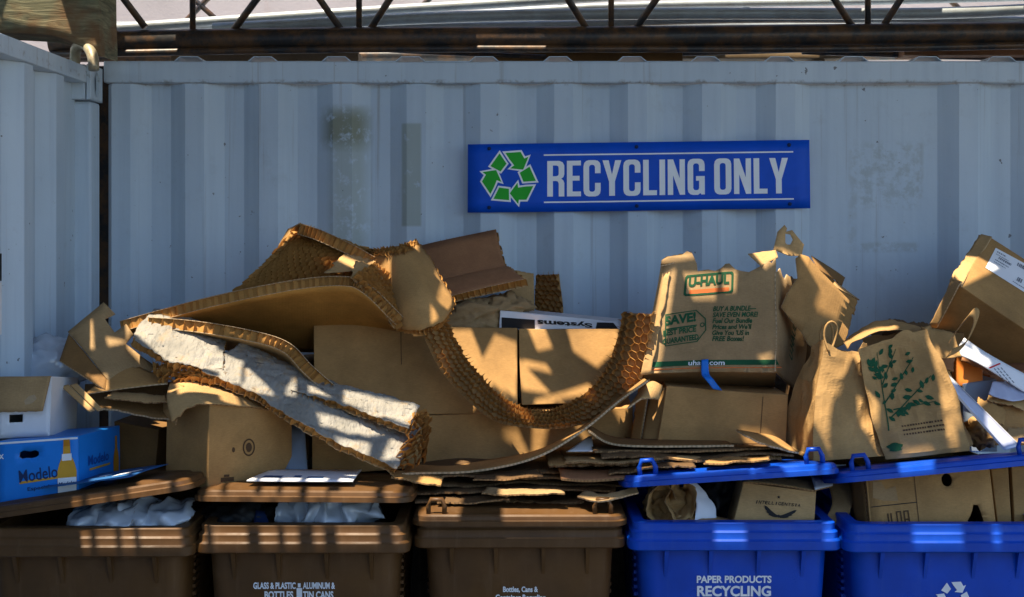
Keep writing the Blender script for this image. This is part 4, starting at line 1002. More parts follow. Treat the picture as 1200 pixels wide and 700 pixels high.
text('U-HAUL', fu, fuv(831, 329), 12.5 * H, 50 * H, M['ink_green'], uh.root, bold=.045, rot=.04, off=.002)
decal('orange_bar', fu, [(rect(-.066, -.007, .066, .007), [])], fuv(831, 341), M['ink_orange'], uh.root, rot=.04, dens=.03)
tagp = [(-.066, -.058), (.036, -.058), (.066, -.022), (.066, .018), (.036, .052), (-.066, .052)]
tagi = [(x * .945, y * .945 - .0003) for x, y in tagp]
decal('price_tag', fu, [(tagp, [tagi]), (rect(-.0615, -.003, .036, .0015), []), (ell(.054, -.002, .008, .008, 14), [ell(.054, -.002, .005, .005, 10)])], fuv(804, 383), M['ink_green'], uh.root, rot=.13, k=.99, dens=.03)
text('SAVE!', fu, fuv(798, 374), 12 * H, 36 * H, M['ink_green'], uh.root, bold=.045, rot=.14)
text('BEST PRICE', fu, fuv(797, 388.5), 7 * H, 38 * H, M['ink_green'], uh.root, bold=.035, rot=.13)
text('GUARANTEED', fu, fuv(798, 398), 7 * H, 41 * H, M['ink_green'], uh.root, bold=.035, rot=.13)
for k, (w_, wp) in enumerate((('BUY A BUNDLE\u2014', 51), ('SAVE EVEN MORE!', 53), ('Fuel Our Bundle', 46), ('Prices and We\'ll', 45), ('Give You \'US in', 42), ('FREE Boxes!', 36))):
    text(w_, fu, fuv(836 + wp / 2, 361.5 + k * 7.1), 6.2 * H, wp * H, M['ink_green'], uh.root, bold=.03, shear=.15, rot=0)
decal('green_stripe', fu, [([(0, 0), (.392, 0), (.385, .017), (.004, .017)], [])], fuv(760, 430), M['ink_green'], uh.root, dens=.04, rot=.012)
decal('orange_line', fu, [(rect(0, 0, .40, .003), [])], fuv(759, 433.5), M['ink_orange'], uh.root, dens=.04, rot=.012)
text('uhaul.com', fu, fuv(828, 425.8), 6 * H, 40 * H, M['white_ink'], uh.root, off=.003)
# torn side panels and flaps
rt = uh.f['right']
sheet('side_panel', Surf([[W(909, 436, 3.97), W(932, 458, 4.24)], [W(909, 400, 4.0), W(944, 408, 4.27)], [W(909, 303, 4.08), W(938, 318, 4.30)]], False, .006, 7), .0038, KG, uh.root, 12, 16, tear={'t': .12}, edge=M['edge_pale'])
fp = quad((918, 405, 4.02), (978, 412, 4.10), (1000, 352, 4.16), (934, 292, 4.12), amp=.006, scale=6)
sheet('flap', fp, .0038, K, uh.root, outline=pixpoly(fp, [(932, 302), (938, 297), (947, 300), (962, 318), (996, 352), (976, 408), (960, 414), (947, 404), (940, 390), (915, 361), (922, 345), (935, 325)]), dens=.06, grid=.12, edge=M['edge_pale'])
fp = Surf([[W(937, 322, 4.30), W(1004, 372, 4.32)], [W(943, 298, 4.33), W(1008, 352, 4.33)]], False, .0038, 9)
sheet('flap', fp, .004, K, uh.root, 24, 6, tear={'t': .2, 'r': .08}, edge=M['edge_pale'])
fp = quad((960, 318, 4.20), (985, 336, 4.22), (990, 326, 4.28), (950, 300, 4.28), amp=.005, scale=10)
sheet('flap', fp, .0038, KD, uh.root, 10, 6, tear={'b': .3})
fp = quad((975, 335, 4.18), (1003, 350, 4.18), (1007, 352, 4.22), (978, 330, 4.22)); sheet('flap', fp, .004, KP, uh.root, 6, 4)
fp = quad((902, 298, 4.16), (938, 318, 4.16), (948, 282, 4.19), (912, 260, 4.20), amp=.003)
hol = [pixpoly(fp, [(920, 285), (920, 274), (926, 275), (929, 281), (926, 287), (922, 287)])]
sheet('flap', fp, .0038, KP, uh.root, outline=pixpoly(fp, [(906, 293), (911, 272), (919, 264), (922, 268), (921, 272), (928, 270), (942, 287), (939, 300), (925, 300)]), holes=hol, dens=.06, grid=.14, edge=M['edge_pale'])
fp = quad((892, 312, 4.07), (912, 302, 4.10), (909, 293, 4.14), (876, 297, 4.10), amp=.002)
sheet('flap', fp, .0038, KP, uh.root, 8, 6, tear={'t': .1}, edge=M['edge_pale'])
fp = quad((770, 312, 4.06), (806, 304, 4.10), (812, 294, 4.17), (778, 302, 4.16), amp=.005, scale=12)
sheet('flap', fp, .0038, K, uh.root, 12, 6, tear={'t': .3, 'l': .2}, edge=M['edge_pale'])
fp = quad((751, 440, 3.965), (768, 438, 3.96), (790, 314, 4.07), (778, 316, 4.08), amp=.003, scale=9)
sheet('torn_edge', fp, .004, KP, uh.root, 6, 22, tear={'r': .5, 't': .1}, off=.006, edge=M['edge_pale'])
for bl_, br_, tr2_, tl_, m_ in (((914, 440, 4.26), (972, 432, 4.30), (1000, 366, 4.36), (930, 312, 4.34), KD), ((962, 420, 4.14), (990, 402, 4.20), (1003, 360, 4.26), (984, 342, 4.22), K), ((938, 352, 4.16), (962, 392, 4.14), (966, 332, 4.17), (944, 306, 4.18), KP)):
    fp = quad(bl_, br_, tr2_, tl_, amp=.010, scale=9, crump=.005, cscale=11); sheet('flap', fp, .0038, m_, uh.root, 24, 18, tear={'t': .12, 'r': .12, 'l': .1}, edge=M['edge_pale'])
sp = Surf([[W(914, 432, 3.98), W(932, 448, 4.20)], [W(914, 330, 4.05), W(940, 340, 4.27)]])
text('U-HAUL', sp, (.5, .38), .05, .13, M['ink_green'], uh.root, rot=1.25, off=.012, bold=.04)
tube_ = Surf([[W(846, 458, 3.95), W(836, 456, 3.93)], [W(836, 445, 3.935), W(826, 444, 3.93)], [W(831, 438, 3.955), W(822, 438, 3.955)], [W(830, 421, 3.972), W(822, 422, 3.972)]])
t = sheet('strap', tube_, .003, M['tape_blue'], None, 4, 18, edge=M['tape_blue']); top(t, 'short bright blue strap hanging down the front of the torn moving box', 'strap')
# box under it
cb = Carton('cardboard_box', 'shadowed closed box carrying the torn moving box', 'box', [W(770, 518, 3.94), W(921, 521, 3.93), W(924, 463, 3.95), (W(781, 453, 3.96))], V((.02, .34, -.01)), K, amp=.004)
decal('seam', cb.f['front'], [(rect(0, 0, .002, .15), [])], (.79, .03), M['ink_brown'], cb.root, dens=.04)
s_ = Surf([[W(734, 482, 3.88), W(752, 470, 3.88), W(772, 470, 3.92)], [W(752, 455, 3.95), W(764, 447, 3.96), W(776, 452, 3.97)]], False, .004, 9)
sheet('flap', s_, .005, KP, cb.root, 12, 8, tear={'b': .2}, edge=M['edge_pale'])
s_ = quad((752, 520, 3.98), (772, 519, 3.96), (780, 455, 3.98), (762, 455, 4.06), amp=.003); sheet('side_panel', s_, .005, K, cb.root, 6, 10)
s_ = quad((735, 540, 4.02), (752, 520, 3.99), (768, 380, 4.12), (752, 400, 4.14), amp=.006, scale=6)
t = sheet('cardboard_strip', s_, .005, K, None, 6, 24, tear={'l': .3}, edge=M['edge_pale']); top(t, 'upright torn strip wedged between the sagging honeycomb and the moving box', 'cardboard strip')

# ---- paper bags
def paper_bag(label, bl, br, tr_, tl, depth, seed, pinch=.45, crump=.012):
    t = thing('paper_bag', (bl + br) / 2 + depth / 2, label, 'paper bag', 'kraft paper bags')
    nu, nv = 22, 44; vs, fs, uvs = [], [], []
    for j in range(nv + 1):
        v = j / nv; row = []
        a, b_ = bl + (tl - bl) * v, br + (tr_ - br) * v; d = depth * (1 - pinch * v)
        loop = []
        mid_l, mid_r = a + d * .5 + (b_ - a) * .10 * v, b_ + d * .5 - (b_ - a) * .10 * v
        cs_ = [a, b_, mid_r, b_ + d, a + d, mid_l]
        lens = [nu, 8, 8, nu, 8, 8]
        for q, (p0, nn) in enumerate(zip(cs_, lens)):
            p1 = cs_[(q + 1) % 6]
            loop += [p0 + (p1 - p0) * (k / nn) for k in range(nn)]
        lc_ = sum(loop, V((0, 0, 0))) / len(loop)
        loop = [lc_ + (p - lc_) * (1 + .13 * math.sin(math.pi * min(1, v * 1.15)) * (1 + .6 * noise.noise(V((v * 3, seed, 1))))) for p in loop]
        for p in loop:
            a = V((p.x * 7 + p.z * 2.2, p.y * 7, p.z * 4.2 - p.x * 2)) + V((seed, 0, 0))
            rg = (.30 - abs(noise.noise(a))) + .5 * (.30 - abs(noise.noise(a * 2.3))) + .10 * (.30 - abs(noise.noise(a * 5.1)))
            w = noise.noise_vector(p * 4 + V((seed, 3, 0))) * .020
            k = crump * 3.2 * (.35 + .65 * min(1, v * 1.4 + .2)); out_ = (p - lc_); out_.z = 0; out_ = out_.normalized()
            q = p + w * (1 if j else .3) + (out_ * .6 + V((0, -.5, .05))) * k * rg
            if j == nv: q = q + V((0, 0, .035 * noise.noise(p * 16) - .004))
            vs.append(q)
    n = len(vs) // (nv + 1)
    for j in range(nv): fs += [[j * n + k, j * n + (k + 1) % n, (j + 1) * n + (k + 1) % n, (j + 1) * n + k] for k in range(n)]
    fs.append(list(range(n))[::-1])
    o = link('bag', vs, fs, M['bagpaper'], t, uvs=[(v.x, v.z) for v in vs])
    m = o.modifiers.new('paper', 'SOLIDIFY'); m.thickness = .0012
    return t, vs, n
bgt, bv_, bn = paper_bag('plain brown paper bag with rope handles leaning against the moving box', W(953, 541, 3.74), W(1040, 534, 3.78), W(1034, 418, 3.86), W(966, 408, 3.84), W(916, 524, 3.98) - W(953, 541, 3.74), 3, pinch=.72, crump=.013)
for pts in ([W(972, 414, 3.83), W(966, 396, 3.84), W(968, 382, 3.84), W(975, 377, 3.84), W(981, 384, 3.85), W(978, 400, 3.85), W(972, 414, 3.84)], [W(964, 412, 3.92), W(961, 392, 3.93), W(966, 380, 3.92), W(973, 380, 3.92), W(976, 392, 3.93), W(973, 410, 3.93)]):
    tube('handle', [spline(pts, i / 20) for i in range(21)], .0034, M['bagpaper'], bgt, 8)
bg2, bv2, bn2 = paper_bag('open brown paper bag printed with green leaves between the plain bag and the tilted box', W(1038, 540, 3.76), W(1136, 529, 3.74), W(1084, 386, 3.82), W(1008, 408, 3.82), V((.10, .26, .0)), 17, crump=.010)
pf = Surf([[W(1038, 533, 3.735), W(1136, 522, 3.715)], [W(1008, 408, 3.795), W(1084, 386, 3.795)]])
random.seed(21); leaves = []; stems = []
fpix = lambda px, py: (lambda u: (u[0] * pf.Lu, u[1] * pf.Lv))(pixpoly(pf, [(px, py)])[0])
for (x0_, y0_, x1_, y1_) in ((1042, 505, 1030, 412), (1040, 470, 1072, 418), (1044, 490, 1092, 440), (1036, 450, 1052, 408), (1048, 480, 1098, 470), (1036, 440, 1024, 420)):
    a, b_ = V(fpix(x0_, y0_)), V(fpix(x1_, y1_)); d = (b_ - a); nrm = V((-d.y, d.x)).normalized()
    stems.append(([tuple(a - nrm * .002), tuple(a + nrm * .002), tuple(b_ + nrm * .001), tuple(b_ - nrm * .001)], []))
    for k in range(9):
        q = .15 + .85 * k / 8; p = a + d * q + nrm * random.uniform(-.02, .02); ang = math.atan2(d.y, d.x) + random.choice((-1, 1)) * random.uniform(.4, 1.1); ln = random.uniform(.009, .015)
        leaves.append(([(p.x + ln * math.cos(ang) * cx - ln * math.sin(ang) * cy, p.y + ln * math.sin(ang) * cx + ln * math.cos(ang) * cy) for cx, cy in ((-1, 0), (-.3, -.5), (.4, -.42), (1, 0), (.4, .42), (-.3, .5))], []))
from mathutils.bvhtree import BVHTree
def on_bag(name, polys, vs, n, m, parent, surf):
    bag = [c_ for c_ in parent.children if c_.name.startswith('bag')][0]; o_ = origin(parent)
    tree = BVHTree.FromPolygons([v.co + o_ for v in bag.data.vertices], [p.vertices[:] for p in bag.data.polygons])
    V_, F_ = [], []
    for outer_, h_ in polys:
        q, f = triangulate(outer_, h_, None, .008); b0 = len(V_)
        for x, y in q:
            p = surf.p(x / surf.Lu, y / surf.Lv); nn = surf.n(.5, .5)
            hit = tree.ray_cast(p + nn * .15, -nn)
            V_.append((hit[0] if hit[0] else p) + nn * .0022)
        F_ += [[i + b0 for i in t] for t in f]
    return link(name, V_, F_, m, parent)
on_bag('leaf_print', stems + leaves, bv2, bn2, M['ink_green'], bg2, pf)
gx, gy = fpix(1050, 524); on_bag('leaf_print', [([(gx + .02 * math.cos(a) * (1 + .25 * math.sin(5 * a)), gy + .014 * math.sin(a)) for a in [2 * math.pi * k / 16 for k in range(16)]], [])], bv2, bn2, M['ink_green'], bg2, pf)
gx, gy = fpix(1082, 497)
on_bag('small_print', [(rect(gx - .06 + .008 * k, gy - .013 * r, gx - .06 + .008 * k + random.uniform(.003, .007), gy - .013 * r + .005), []) for r in range(3) for k in range(15)], bv2, bn2, M['ink_brown'], bg2, pf)
pts = [W(1108, 420, 3.80), W(1126, 410, 3.80), W(1136, 392, 3.80), W(1141, 376, 3.80), W(1136, 371, 3.80), W(1128, 380, 3.81), W(1118, 392, 3.82), W(1112, 402, 3.83)]
hs_ = [spline(pts, i / 24) for i in range(25)]
sheet('handle', Surf([[p for p in hs_], [p + V((.020, .006, .026)) for p in hs_]], True), .002, M['bagpaper'], bg2, 40, 3)
s_ = Surf([[W(992, 410, 3.90), W(1006, 398, 3.90), W(1040, 388, 3.92), W(1084, 392, 3.9)], [W(988, 400, 3.96), W(1012, 382, 3.98), W(1040, 374, 4.0), W(1082, 384, 3.98)]], False, .008, 12, .012, 12)
sheet('rim_fold', s_, .002, M['bagpaper'], bg2, 26, 8, tear={'t': .2})
s_ = Surf([[W(1088, 420, 3.86), W(1112, 420, 3.86), W(1128, 418, 3.86)], [W(1078, 384, 3.93), W(1100, 384, 3.95), W(1118, 390, 3.95)]], False, .006, 10, .01, 12)
sheet('rim_fold', s_, .002, M['bagpaper'], bg2, 16, 10, tear={'t': .1, 'r': .1})

Carton('cardboard_box', 'box in deep shade behind the plain paper bag', 'box', [W(912, 545, 4.22), W(1046, 545, 4.22), W(1046, 446, 4.25), W(926, 450, 4.25)], V((0, .3, 0)), M['shaded'])
# ---- right end: long tilted carton and clutter
A, D_, E_ = W(1159, 277, 4.44), W(1124, 335, 4.16), W(1088, 381, 4.34)
ax = (W(1124 + 130, 335 + 85, 4.16) - D_)
tb = Carton('shipping_carton', 'long carton with a white address label slanting down out of the right edge', 'box', [D_, D_ + ax, A + ax, A], E_ - D_, K, amp=.004, scale=4)
lf = tb.f['front']
lb = pixpoly(lf, [(1154, 314), (1215, 352), (1226, 324), (1166, 291)])
decal('address_label', lf, [([(x * lf.Lu, y * lf.Lv) for x, y in lb], [])], (0, 0), M['label'], tb.root, dens=.03, off=.002)
lq = Surf([[lf.p(*lb[0]) , lf.p(*lb[1])], [lf.p(*lb[3]), lf.p(*lb[2])]]); 
bars = []
random.seed(5)
for r, (y, h, x0_, x1_) in enumerate(((.84, .05, .05, .22), (.74, .03, .05, .3), (.62, .09, .12, .36), (.50, .04, .08, .34), (.40, .03, .08, .3), (.76, .14, .45, .95), (.22, .16, .55, .64), (.1, .03, .5, .8))):
    x_ = x0_
    while x_ < x1_:
        w_ = random.uniform(.012, .03); bars.append((rect(x_ * lq.Lu, y * lq.Lv, min(x1_, x_ + w_) * lq.Lu, (y + h) * lq.Lv), [])); x_ += w_ + random.uniform(.005, .012)
decal('label_print', lq, bars, (0, 0), M['ink_grey'], tb.root, off=.0032)
text('3946', lq, (.62, .83), .022, .06, M['ink_grey'], tb.root, off=.0034)
# torn open end
s_ = Surf([[W(1115, 325, 4.21), W(1126, 337, 4.145)], [W(1130, 300, 4.33), W(1142, 310, 4.29)], [W(1148, 275, 4.45), W(1162, 278, 4.43)]], False, .004, 14)
sheet('torn_flap', s_, .006, KP, tb.root, 8, 24, tear={'l': .25, 'b': .04}, edge=M['edge_pale'])
s_ = Surf([[W(1113, 322, 4.24), W(1122, 334, 4.17)], [W(1146, 274, 4.48), W(1158, 277, 4.46)]], False, .004, 12)
sheet('torn_flap', s_, .005, KP, tb.root, 6, 18, tear={'l': .3}, edge=M['edge_pale'], off=-.006)
s_ = Surf([[W(1086, 383, 4.30), W(1098, 384, 4.26)], [W(1106, 345, 4.22), W(1122, 338, 4.14)], [W(1114, 322, 4.26), W(1128, 330, 4.15)]], False, .003, 9)
sheet('torn_flap', s_, .004, KP, tb.root, 6, 14, tear={'l': .3, 't': .1}, edge=M['edge_pale'])
s_ = Surf([[W(1118, 414, 3.98), W(1150, 428, 3.98), W(1220, 472, 3.99)], [W(1130, 396, 4.02), W(1160, 416, 4.02), W(1226, 452, 4.03)]], False, .003, 5)
ev = sheet('mailing_strip', s_, .003, M['label'], None, 16, 5, edge=M['label']); top(ev, 'white printed mailing strip with a red line under the long slanting carton', 'envelope')
decal('red_line', s_, [(rect(0, 0, .005, .05), [])], (.56, .1), M['ink_red'], ev, rot=-.35)
decal('small_print', s_, [(rect(.0 + .011 * k, -.012 * r, .008 + .011 * k, .004 - .012 * r), []) for k in range(5) for r in range(3)], (.64, .55), M['ink_grey'], ev, rot=-.6)
decal('small_print', s_, [(rect(.0 + .011 * k, 0, .008 + .011 * k, .004), []) for k in range(3)], (.33, .6), M['ink_grey'], ev, rot=-.5)
Carton('orange_carton', 'small orange carton wedged beneath the white mailing strip', 'carton', [W(1121, 452, 4.05), W(1152, 456, 4.05), W(1152, 424, 4.08), W(1121, 416, 4.08)], V((.02, .1, 0)), M['orange'])
s_ = quad((1126, 424, 4.04), (1162, 440, 4.03), (1160, 415, 4.08), (1130, 405, 4.08), amp=.004)
t = sheet('cardboard_scrap', s_, .004, KR, None, 8, 6, tear={'b': .2}); top(t, 'brown torn scrap above the orange carton', 'cardboard scrap')
Carton('grey_blue_box', 'grey blue narrow box standing behind the magazines', 'box', [W(1128, 530, 4.0), W(1168, 530, 4.02), W(1168, 444, 4.05), W(1128, 450, 4.05)], V((.0, .18, 0)), M['slab_blue'])
Carton('cardboard_box', 'brown box at the right edge under the mailing strip', 'box', [W(1166, 522, 3.98), W(1235, 522, 3.98), W(1235, 474, 4.0), W(1166, 476, 4.0)], V((.0, .3, 0)), K)
Carton('cardboard_box', 'second brown box at the right edge right below the slanting carton', 'box', [W(1162, 474, 4.06), W(1240, 474, 4.06), W(1240, 430, 4.1), W(1160, 440, 4.1)], V((.0, .3, 0)), KR)
Carton('cardboard_box', 'box buried below the slanting carton behind the leaf printed bag', 'box', [W(1050, 525, 4.2), W(1130, 525, 4.2), W(1130, 390, 4.24), W(1050, 390, 4.24)], V((.0, .3, 0)), KD)
for k, (dx, m_, lab) in enumerate(((0, 'lilac', 'bluish magazine on top of the leaning pair beside the leaf printed bag'), (5, 'white', 'white paged magazine under the bluish one'))):
    s_ = quad((1176 + dx, 526, 3.78), (1192 + dx, 521, 3.84), (1103 + dx, 433, 3.86), (1096 + dx, 434 + k, 3.80), amp=.002)
    t = sheet('magazine', s_, .007, M[m_], None, 4, 16, edge=M['label'], off=-.008 * k); top(t, lab, 'magazine', 'leaning magazines')

s_ = Surf([[W(1158, 462, 3.97), W(1185, 470, 3.96), W(1215, 466, 3.97)], [W(1162, 446, 4.0), W(1186, 448, 4.02), W(1216, 452, 4.02)]], False, .008, 12, .010, 14)
t = sheet('paper_sheet', s_, .0015, M['lilac'], None, 22, 10, edge=M['lilac']); top(t, 'creased lilac grey paper lying over the brown boxes at the right edge', 'paper')
b_ = blob('crumpled_paper', W(1150, 508, 3.92), (.055, .05, .05), M['bagpaper'], None, .6, 1.4, 87, 4); top(b_, 'crumpled brown paper wad between the magazines and the leaf printed bag', 'paper')
# ---- contents of the bins
cp = W(784, 590, 3.74); cb_ = thing('crumpled_bag', cp - V((0, 0, .08)), 'crumpled brown paper bag in the mouth of the lettered blue bin', 'paper bag')
blob('bag', cp + V((0, .06, -.015)), (.075, .05, .07), M['bagpaper'], cb_, .7, 1.4, 31)
rng_ = random.Random(12)
for dx, dz, rad, tw in ((-.022, .0, .055, .3), (.032, .012, .050, 1.9)):
    R_ = []
    for k in range(4):
        v = k / 3; R_.append([cp + V((dx + math.cos(tw + 5.6 * q / 9) * rad * (.45 + .6 * v) * rng_.uniform(.7, 1.2), .05 - .10 * v + rng_.uniform(-.015, .015), dz + math.sin(tw + 5.6 * q / 9) * rad * (.55 + .7 * v) * rng_.uniform(.75, 1.2))) for q in range(10)])
    sheet('bag_fold', Surf(R_, False, .006, 12, .010, 16), .0015, M['bagpaper'], cb_, 50, 18, tear={'t': .15})
s_ = Surf([[W(812, 618, 3.70), W(840, 612, 3.72)], [W(816, 590, 3.72), W(836, 590, 3.75)], [W(806, 562, 3.76), W(812, 562, 3.78)]], False, .006, 9, .012, 12)
t = sheet('paper_sheet', s_, .0015, M['label'], None, 12, 20, edge=M['label']); top(t, 'bent white paper sheet beside the crumpled bag in the blue bin', 'paper')
b_ = blob('black_bag', W(846, 588, 3.95), (.10, .10, .10), M['black'], None, .4, 2.0, 41); top(b_, 'black crumpled bag deep inside the lettered blue bin', 'bag')
ic = Carton('coffee_carton', 'tan coffee carton with a winged emblem sticking out of the lettered blue bin', 'carton', [W(857, 622, 3.70), W(954, 624, 3.70), W(957, 577, 3.73), W(871, 566, 3.73)], V((.02, .24, -.01)), KP, ('top',), amp=.003)
fi = ic.f['front']
def iuv(px, py): return pixpoly(fi, [(px, py)])[0]
for k, ch_ in enumerate('INTELLIGENTSIA'):
    q = (k - 6.5) / 6.5; px = 912 + q * 25; py = 590.5 - 0 * q + 3.5 * (1 - abs(q)) * 0 + 4 * (q * q) * 0 + q * 2
    text(ch_, fi, iuv(px, py), .0095, .003 if ch_ == 'I' else .0078, M['ink_black'], ic.root, rot=-.07)
wing = [(0, -.002), (.012, .002), (.03, .012), (.052, .026), (.062, .028), (.056, .016), (.046, .008), (.05, .006), (.036, -.001), (.038, -.004), (.02, -.009), (.006, -.010)]
decal('wing_emblem', fi, [(wing, []), ([(-x, y) for x, y in reversed(wing)], []), (ell(0, -.004, .005, .006, 8), [])], iuv(913, 604), M['ink_black'], ic.root, k=.8, rot=-.07, off=.002)
decal('star_mark', fi, [([(.006 * math.cos(R(90 + 36 * k)) * (1 if k % 2 == 0 else .4), .006 * math.sin(R(90 + 36 * k)) * (1 if k % 2 == 0 else .4)) for k in range(10)], [])], iuv(913, 583), M['ink_black'], ic.root)
s_ = Surf([[W(871, 566, 3.725), W(914, 570, 3.725), W(957, 577, 3.725)], [W(876, 554, 3.86), W(918, 558, 3.87), W(960, 564, 3.86)]], False, .004, 8)
sheet('flap', s_, .004, KP, ic.root, 12, 6, tear={'t': .2})
s_ = quad((800, 614, 3.68), (866, 618, 3.69), (862, 610, 3.74), (812, 600, 3.74), amp=.003); t = sheet('cardboard_scrap', s_, .005, K, None, 8, 4, edge=M['edge_pale']); top(t, 'tan scrap lying on the rim of the blue bin left of the coffee carton', 'cardboard scrap')
s_ = Surf([[W(962, 616, 3.74), W(990, 616, 3.74)], [W(975, 590, 3.8), W(1000, 580, 3.82)], [W(968, 560, 3.9), W(990, 556, 3.92)]], False, .004, 8)
t = sheet('card_scrap', s_, .004, KG, None, 8, 12, edge=M['edge_pale']); top(t, 'curved grey card at the right corner of the lettered blue bin', 'cardboard scrap')
s_ = quad((955, 575, 3.72), (976, 570, 3.78), (975, 562, 3.84), (950, 558, 3.84)); t = sheet('card_scrap', s_, .004, M['label'], None, 6, 4); top(t, 'small pale card tucked behind the coffee carton', 'cardboard scrap')
pc = Carton('produce_carton', 'brown carton with two cut out hand holes sticking out of the right blue bin', 'carton', [W(1021, 626, 3.68), W(1168, 622, 3.68), W(1158, 537, 3.71), W(1014, 550, 3.71)], V((.02, .30, -.02)), K, ('top',), amp=.003,
            front_holes=[ell(.238, .148, .016, .019, 14), [(.288, .012), (.330, .012), (.333, .03), (.328, .052), (.322, .072), (.308, .074), (.303, .058), (.296, .044), (.286, .03)]])
fp_ = pc.f['front']
decal('worn_patch', fp_, [([(0, 0), (.03, -.01), (.074, -.014), (.07, .03), (.04, .022), (.03, .045), (.004, .05)], [])], pixpoly(fp_, [(1023, 584)])[0], M['kraft_grey'], pc.root)
decal('printed_line', fp_, [(rect(0, 0, .135, .0025), [])], pixpoly(fp_, [(1021, 595)])[0], M['ink_black'], pc.root, rot=.05)
decal('printed_marks', fp_, [(rect(0, 0, .004, .026), []), (rect(.009, 0, .013, .026), []), (rect(.026, -.012, .042, .03), [rect(.030, -.008, .038, .026)]), (rect(.048, -.012, .064, .03), [rect(.052, .006, .060, .026), rect(.052, -.008, .060, .002)])], pixpoly(fp_, [(1041, 612)])[0], M['ink_brown'], pc.root, rot=.04)
decal('seam', fp_, [(rect(0, 0, .002, .19), [])], (.385, .03), M['ink_brown'], pc.root)
s_ = quad((1002, 620, 3.76), (1018, 622, 3.70), (1012, 552, 3.73), (998, 560, 3.79)); t = sheet('cardboard_strip', s_, .005, KD, None, 4, 6); top(t, 'dark strip at the left side of the hand hole carton', 'cardboard strip')
Carton('cardboard_box', 'narrow brown box between the hand hole carton and the right edge', 'box', [W(1170, 620, 3.74), W(1186, 620, 3.74), W(1182, 548, 3.77), W(1162, 550, 3.77)], V((.01, .2, 0)), K)
Carton('cardboard_box', 'plain brown box standing in the right blue bin at the right edge', 'box', [W(1189, 620, 3.74), W(1240, 620, 3.74), W(1240, 545, 3.78), W(1185, 547, 3.78)], V((.01, .2, 0)), K)
def film_bag(cx, cy, Y, rx, rz, label, sd):
    cp = W(cx, cy, Y); t = thing('plastic_bag', cp - V((0, 0, rz)), label, 'plastic bag'); r_ = random.Random(sd)
    blob('filling', cp + V((0, .03, -.012)), (rx * .9, .07, rz * .82), M['plastic_bag'], t, .3, 1.5, sd, 4, film=True)
    for q0, q1, lift in ((-1, .15, 0), (-.2, 1, .006)):
        R_ = []
        for k, (dy, dz) in enumerate(((-.055, -.95), (-.085, -.35), (-.07, .30), (-.02, .80), (.05, .95))):
            R_.append([cp + V((rx * (q0 + (q1 - q0) * i / 8) + r_.uniform(-.012, .012), dy + .05 * abs((q0 + (q1 - q0) * i / 8)) ** 2 + r_.uniform(-.022, .022), rz * dz * (1 - .45 * abs(q0 + (q1 - q0) * i / 8) ** 2) + lift + r_.uniform(-.010, .010))) for i in range(9)])
        sheet('film', Surf(R_, False, .004, 14, .007, 17), .0012, M['plastic_bag'], t, 70, 34, tear={'l': .06, 'r': .06})
film_bag(386, 599, 3.74, .165, .058, 'white plastic bag bulging under the propped lid of the brown lettered bin', 51)
film_bag(155, 606, 3.68, .185, .045, 'clear bluish plastic bag squeezed out under the crooked brown lid', 61)
b_ = blob('black_bag', W(285, 604, 3.80), (.12, .12, .06), M['black'], None, .4, 1.8, 71); top(b_, 'black rubbish bag beside the white bag in the brown lettered bin', 'bag')
s_ = quad((296, 618, 3.68), (318, 620, 3.67), (310, 600, 3.72), (300, 598, 3.72)); t = sheet('card_scrap', s_, .003, M['ink_navy'], None, 4, 4); top(t, 'small dark printed card beside the white bag', 'card')
tube_b = [W(436 + 10 * math.cos(a), 602 + 12 * math.sin(a), 3.76) for a in [R(-70 + 14 * k) for k in range(12)]]
top(tube('black_ring', tube_b, .006, M['black'], None, 8), 'curved black plastic rim at the right of the white bag', 'plastic scrap')
# papers on the brown lids
s_ = Surf([[lidpt(lidA, -.13, -.70, .036), lidpt(lidA, .14, -.715, .034)], [lidpt(lidA, -.08, -.50, .038), lidpt(lidA, .19, -.50, .038)]], False, .003, 8)
fy = sheet('flyer', s_, .002, M['paper_blue'], None, 10, 6, edge=M['paper_blue']); top(fy, 'blue printed flyer lying on the crooked brown lid below the beer carton', 'flyer')
decal('flyer_picture', s_, [([(0, 0), (.05, .02), (.07, .05), (.05, .07), (.01, .05)], []), (rect(-.06, .03, -.03, .06), [])], (.66, .3), M['label'], fy)
def on_lid(lid, pts, m, name, off=.048):
    bpy.context.view_layer.update(); mw = lid.matrix_basis
    return None
s_ = Surf([[lidpt(lidB, -.17, -.69, .029), lidpt(lidB, .0, -.695, .029), lidpt(lidB, .14, -.69, .029)], [lidpt(lidB, -.15, -.40, .037), lidpt(lidB, .0, -.40, .037), lidpt(lidB, .13, -.40, .037)]], False, .002, 6)
pl = sheet('newspaper_sheet', s_, .003, M['label'], None, 14, 6, edge=M['label']); top(pl, 'white printed sheet lying on the propped brown lid', 'paper')
decal('picture_block', s_, [(rect(0, 0, .05, .05), []), (rect(.08, .01, .10, .06), []), (rect(.12, .0, .17, .04), [])], (.08, .2), M['paper_blue'], pl)
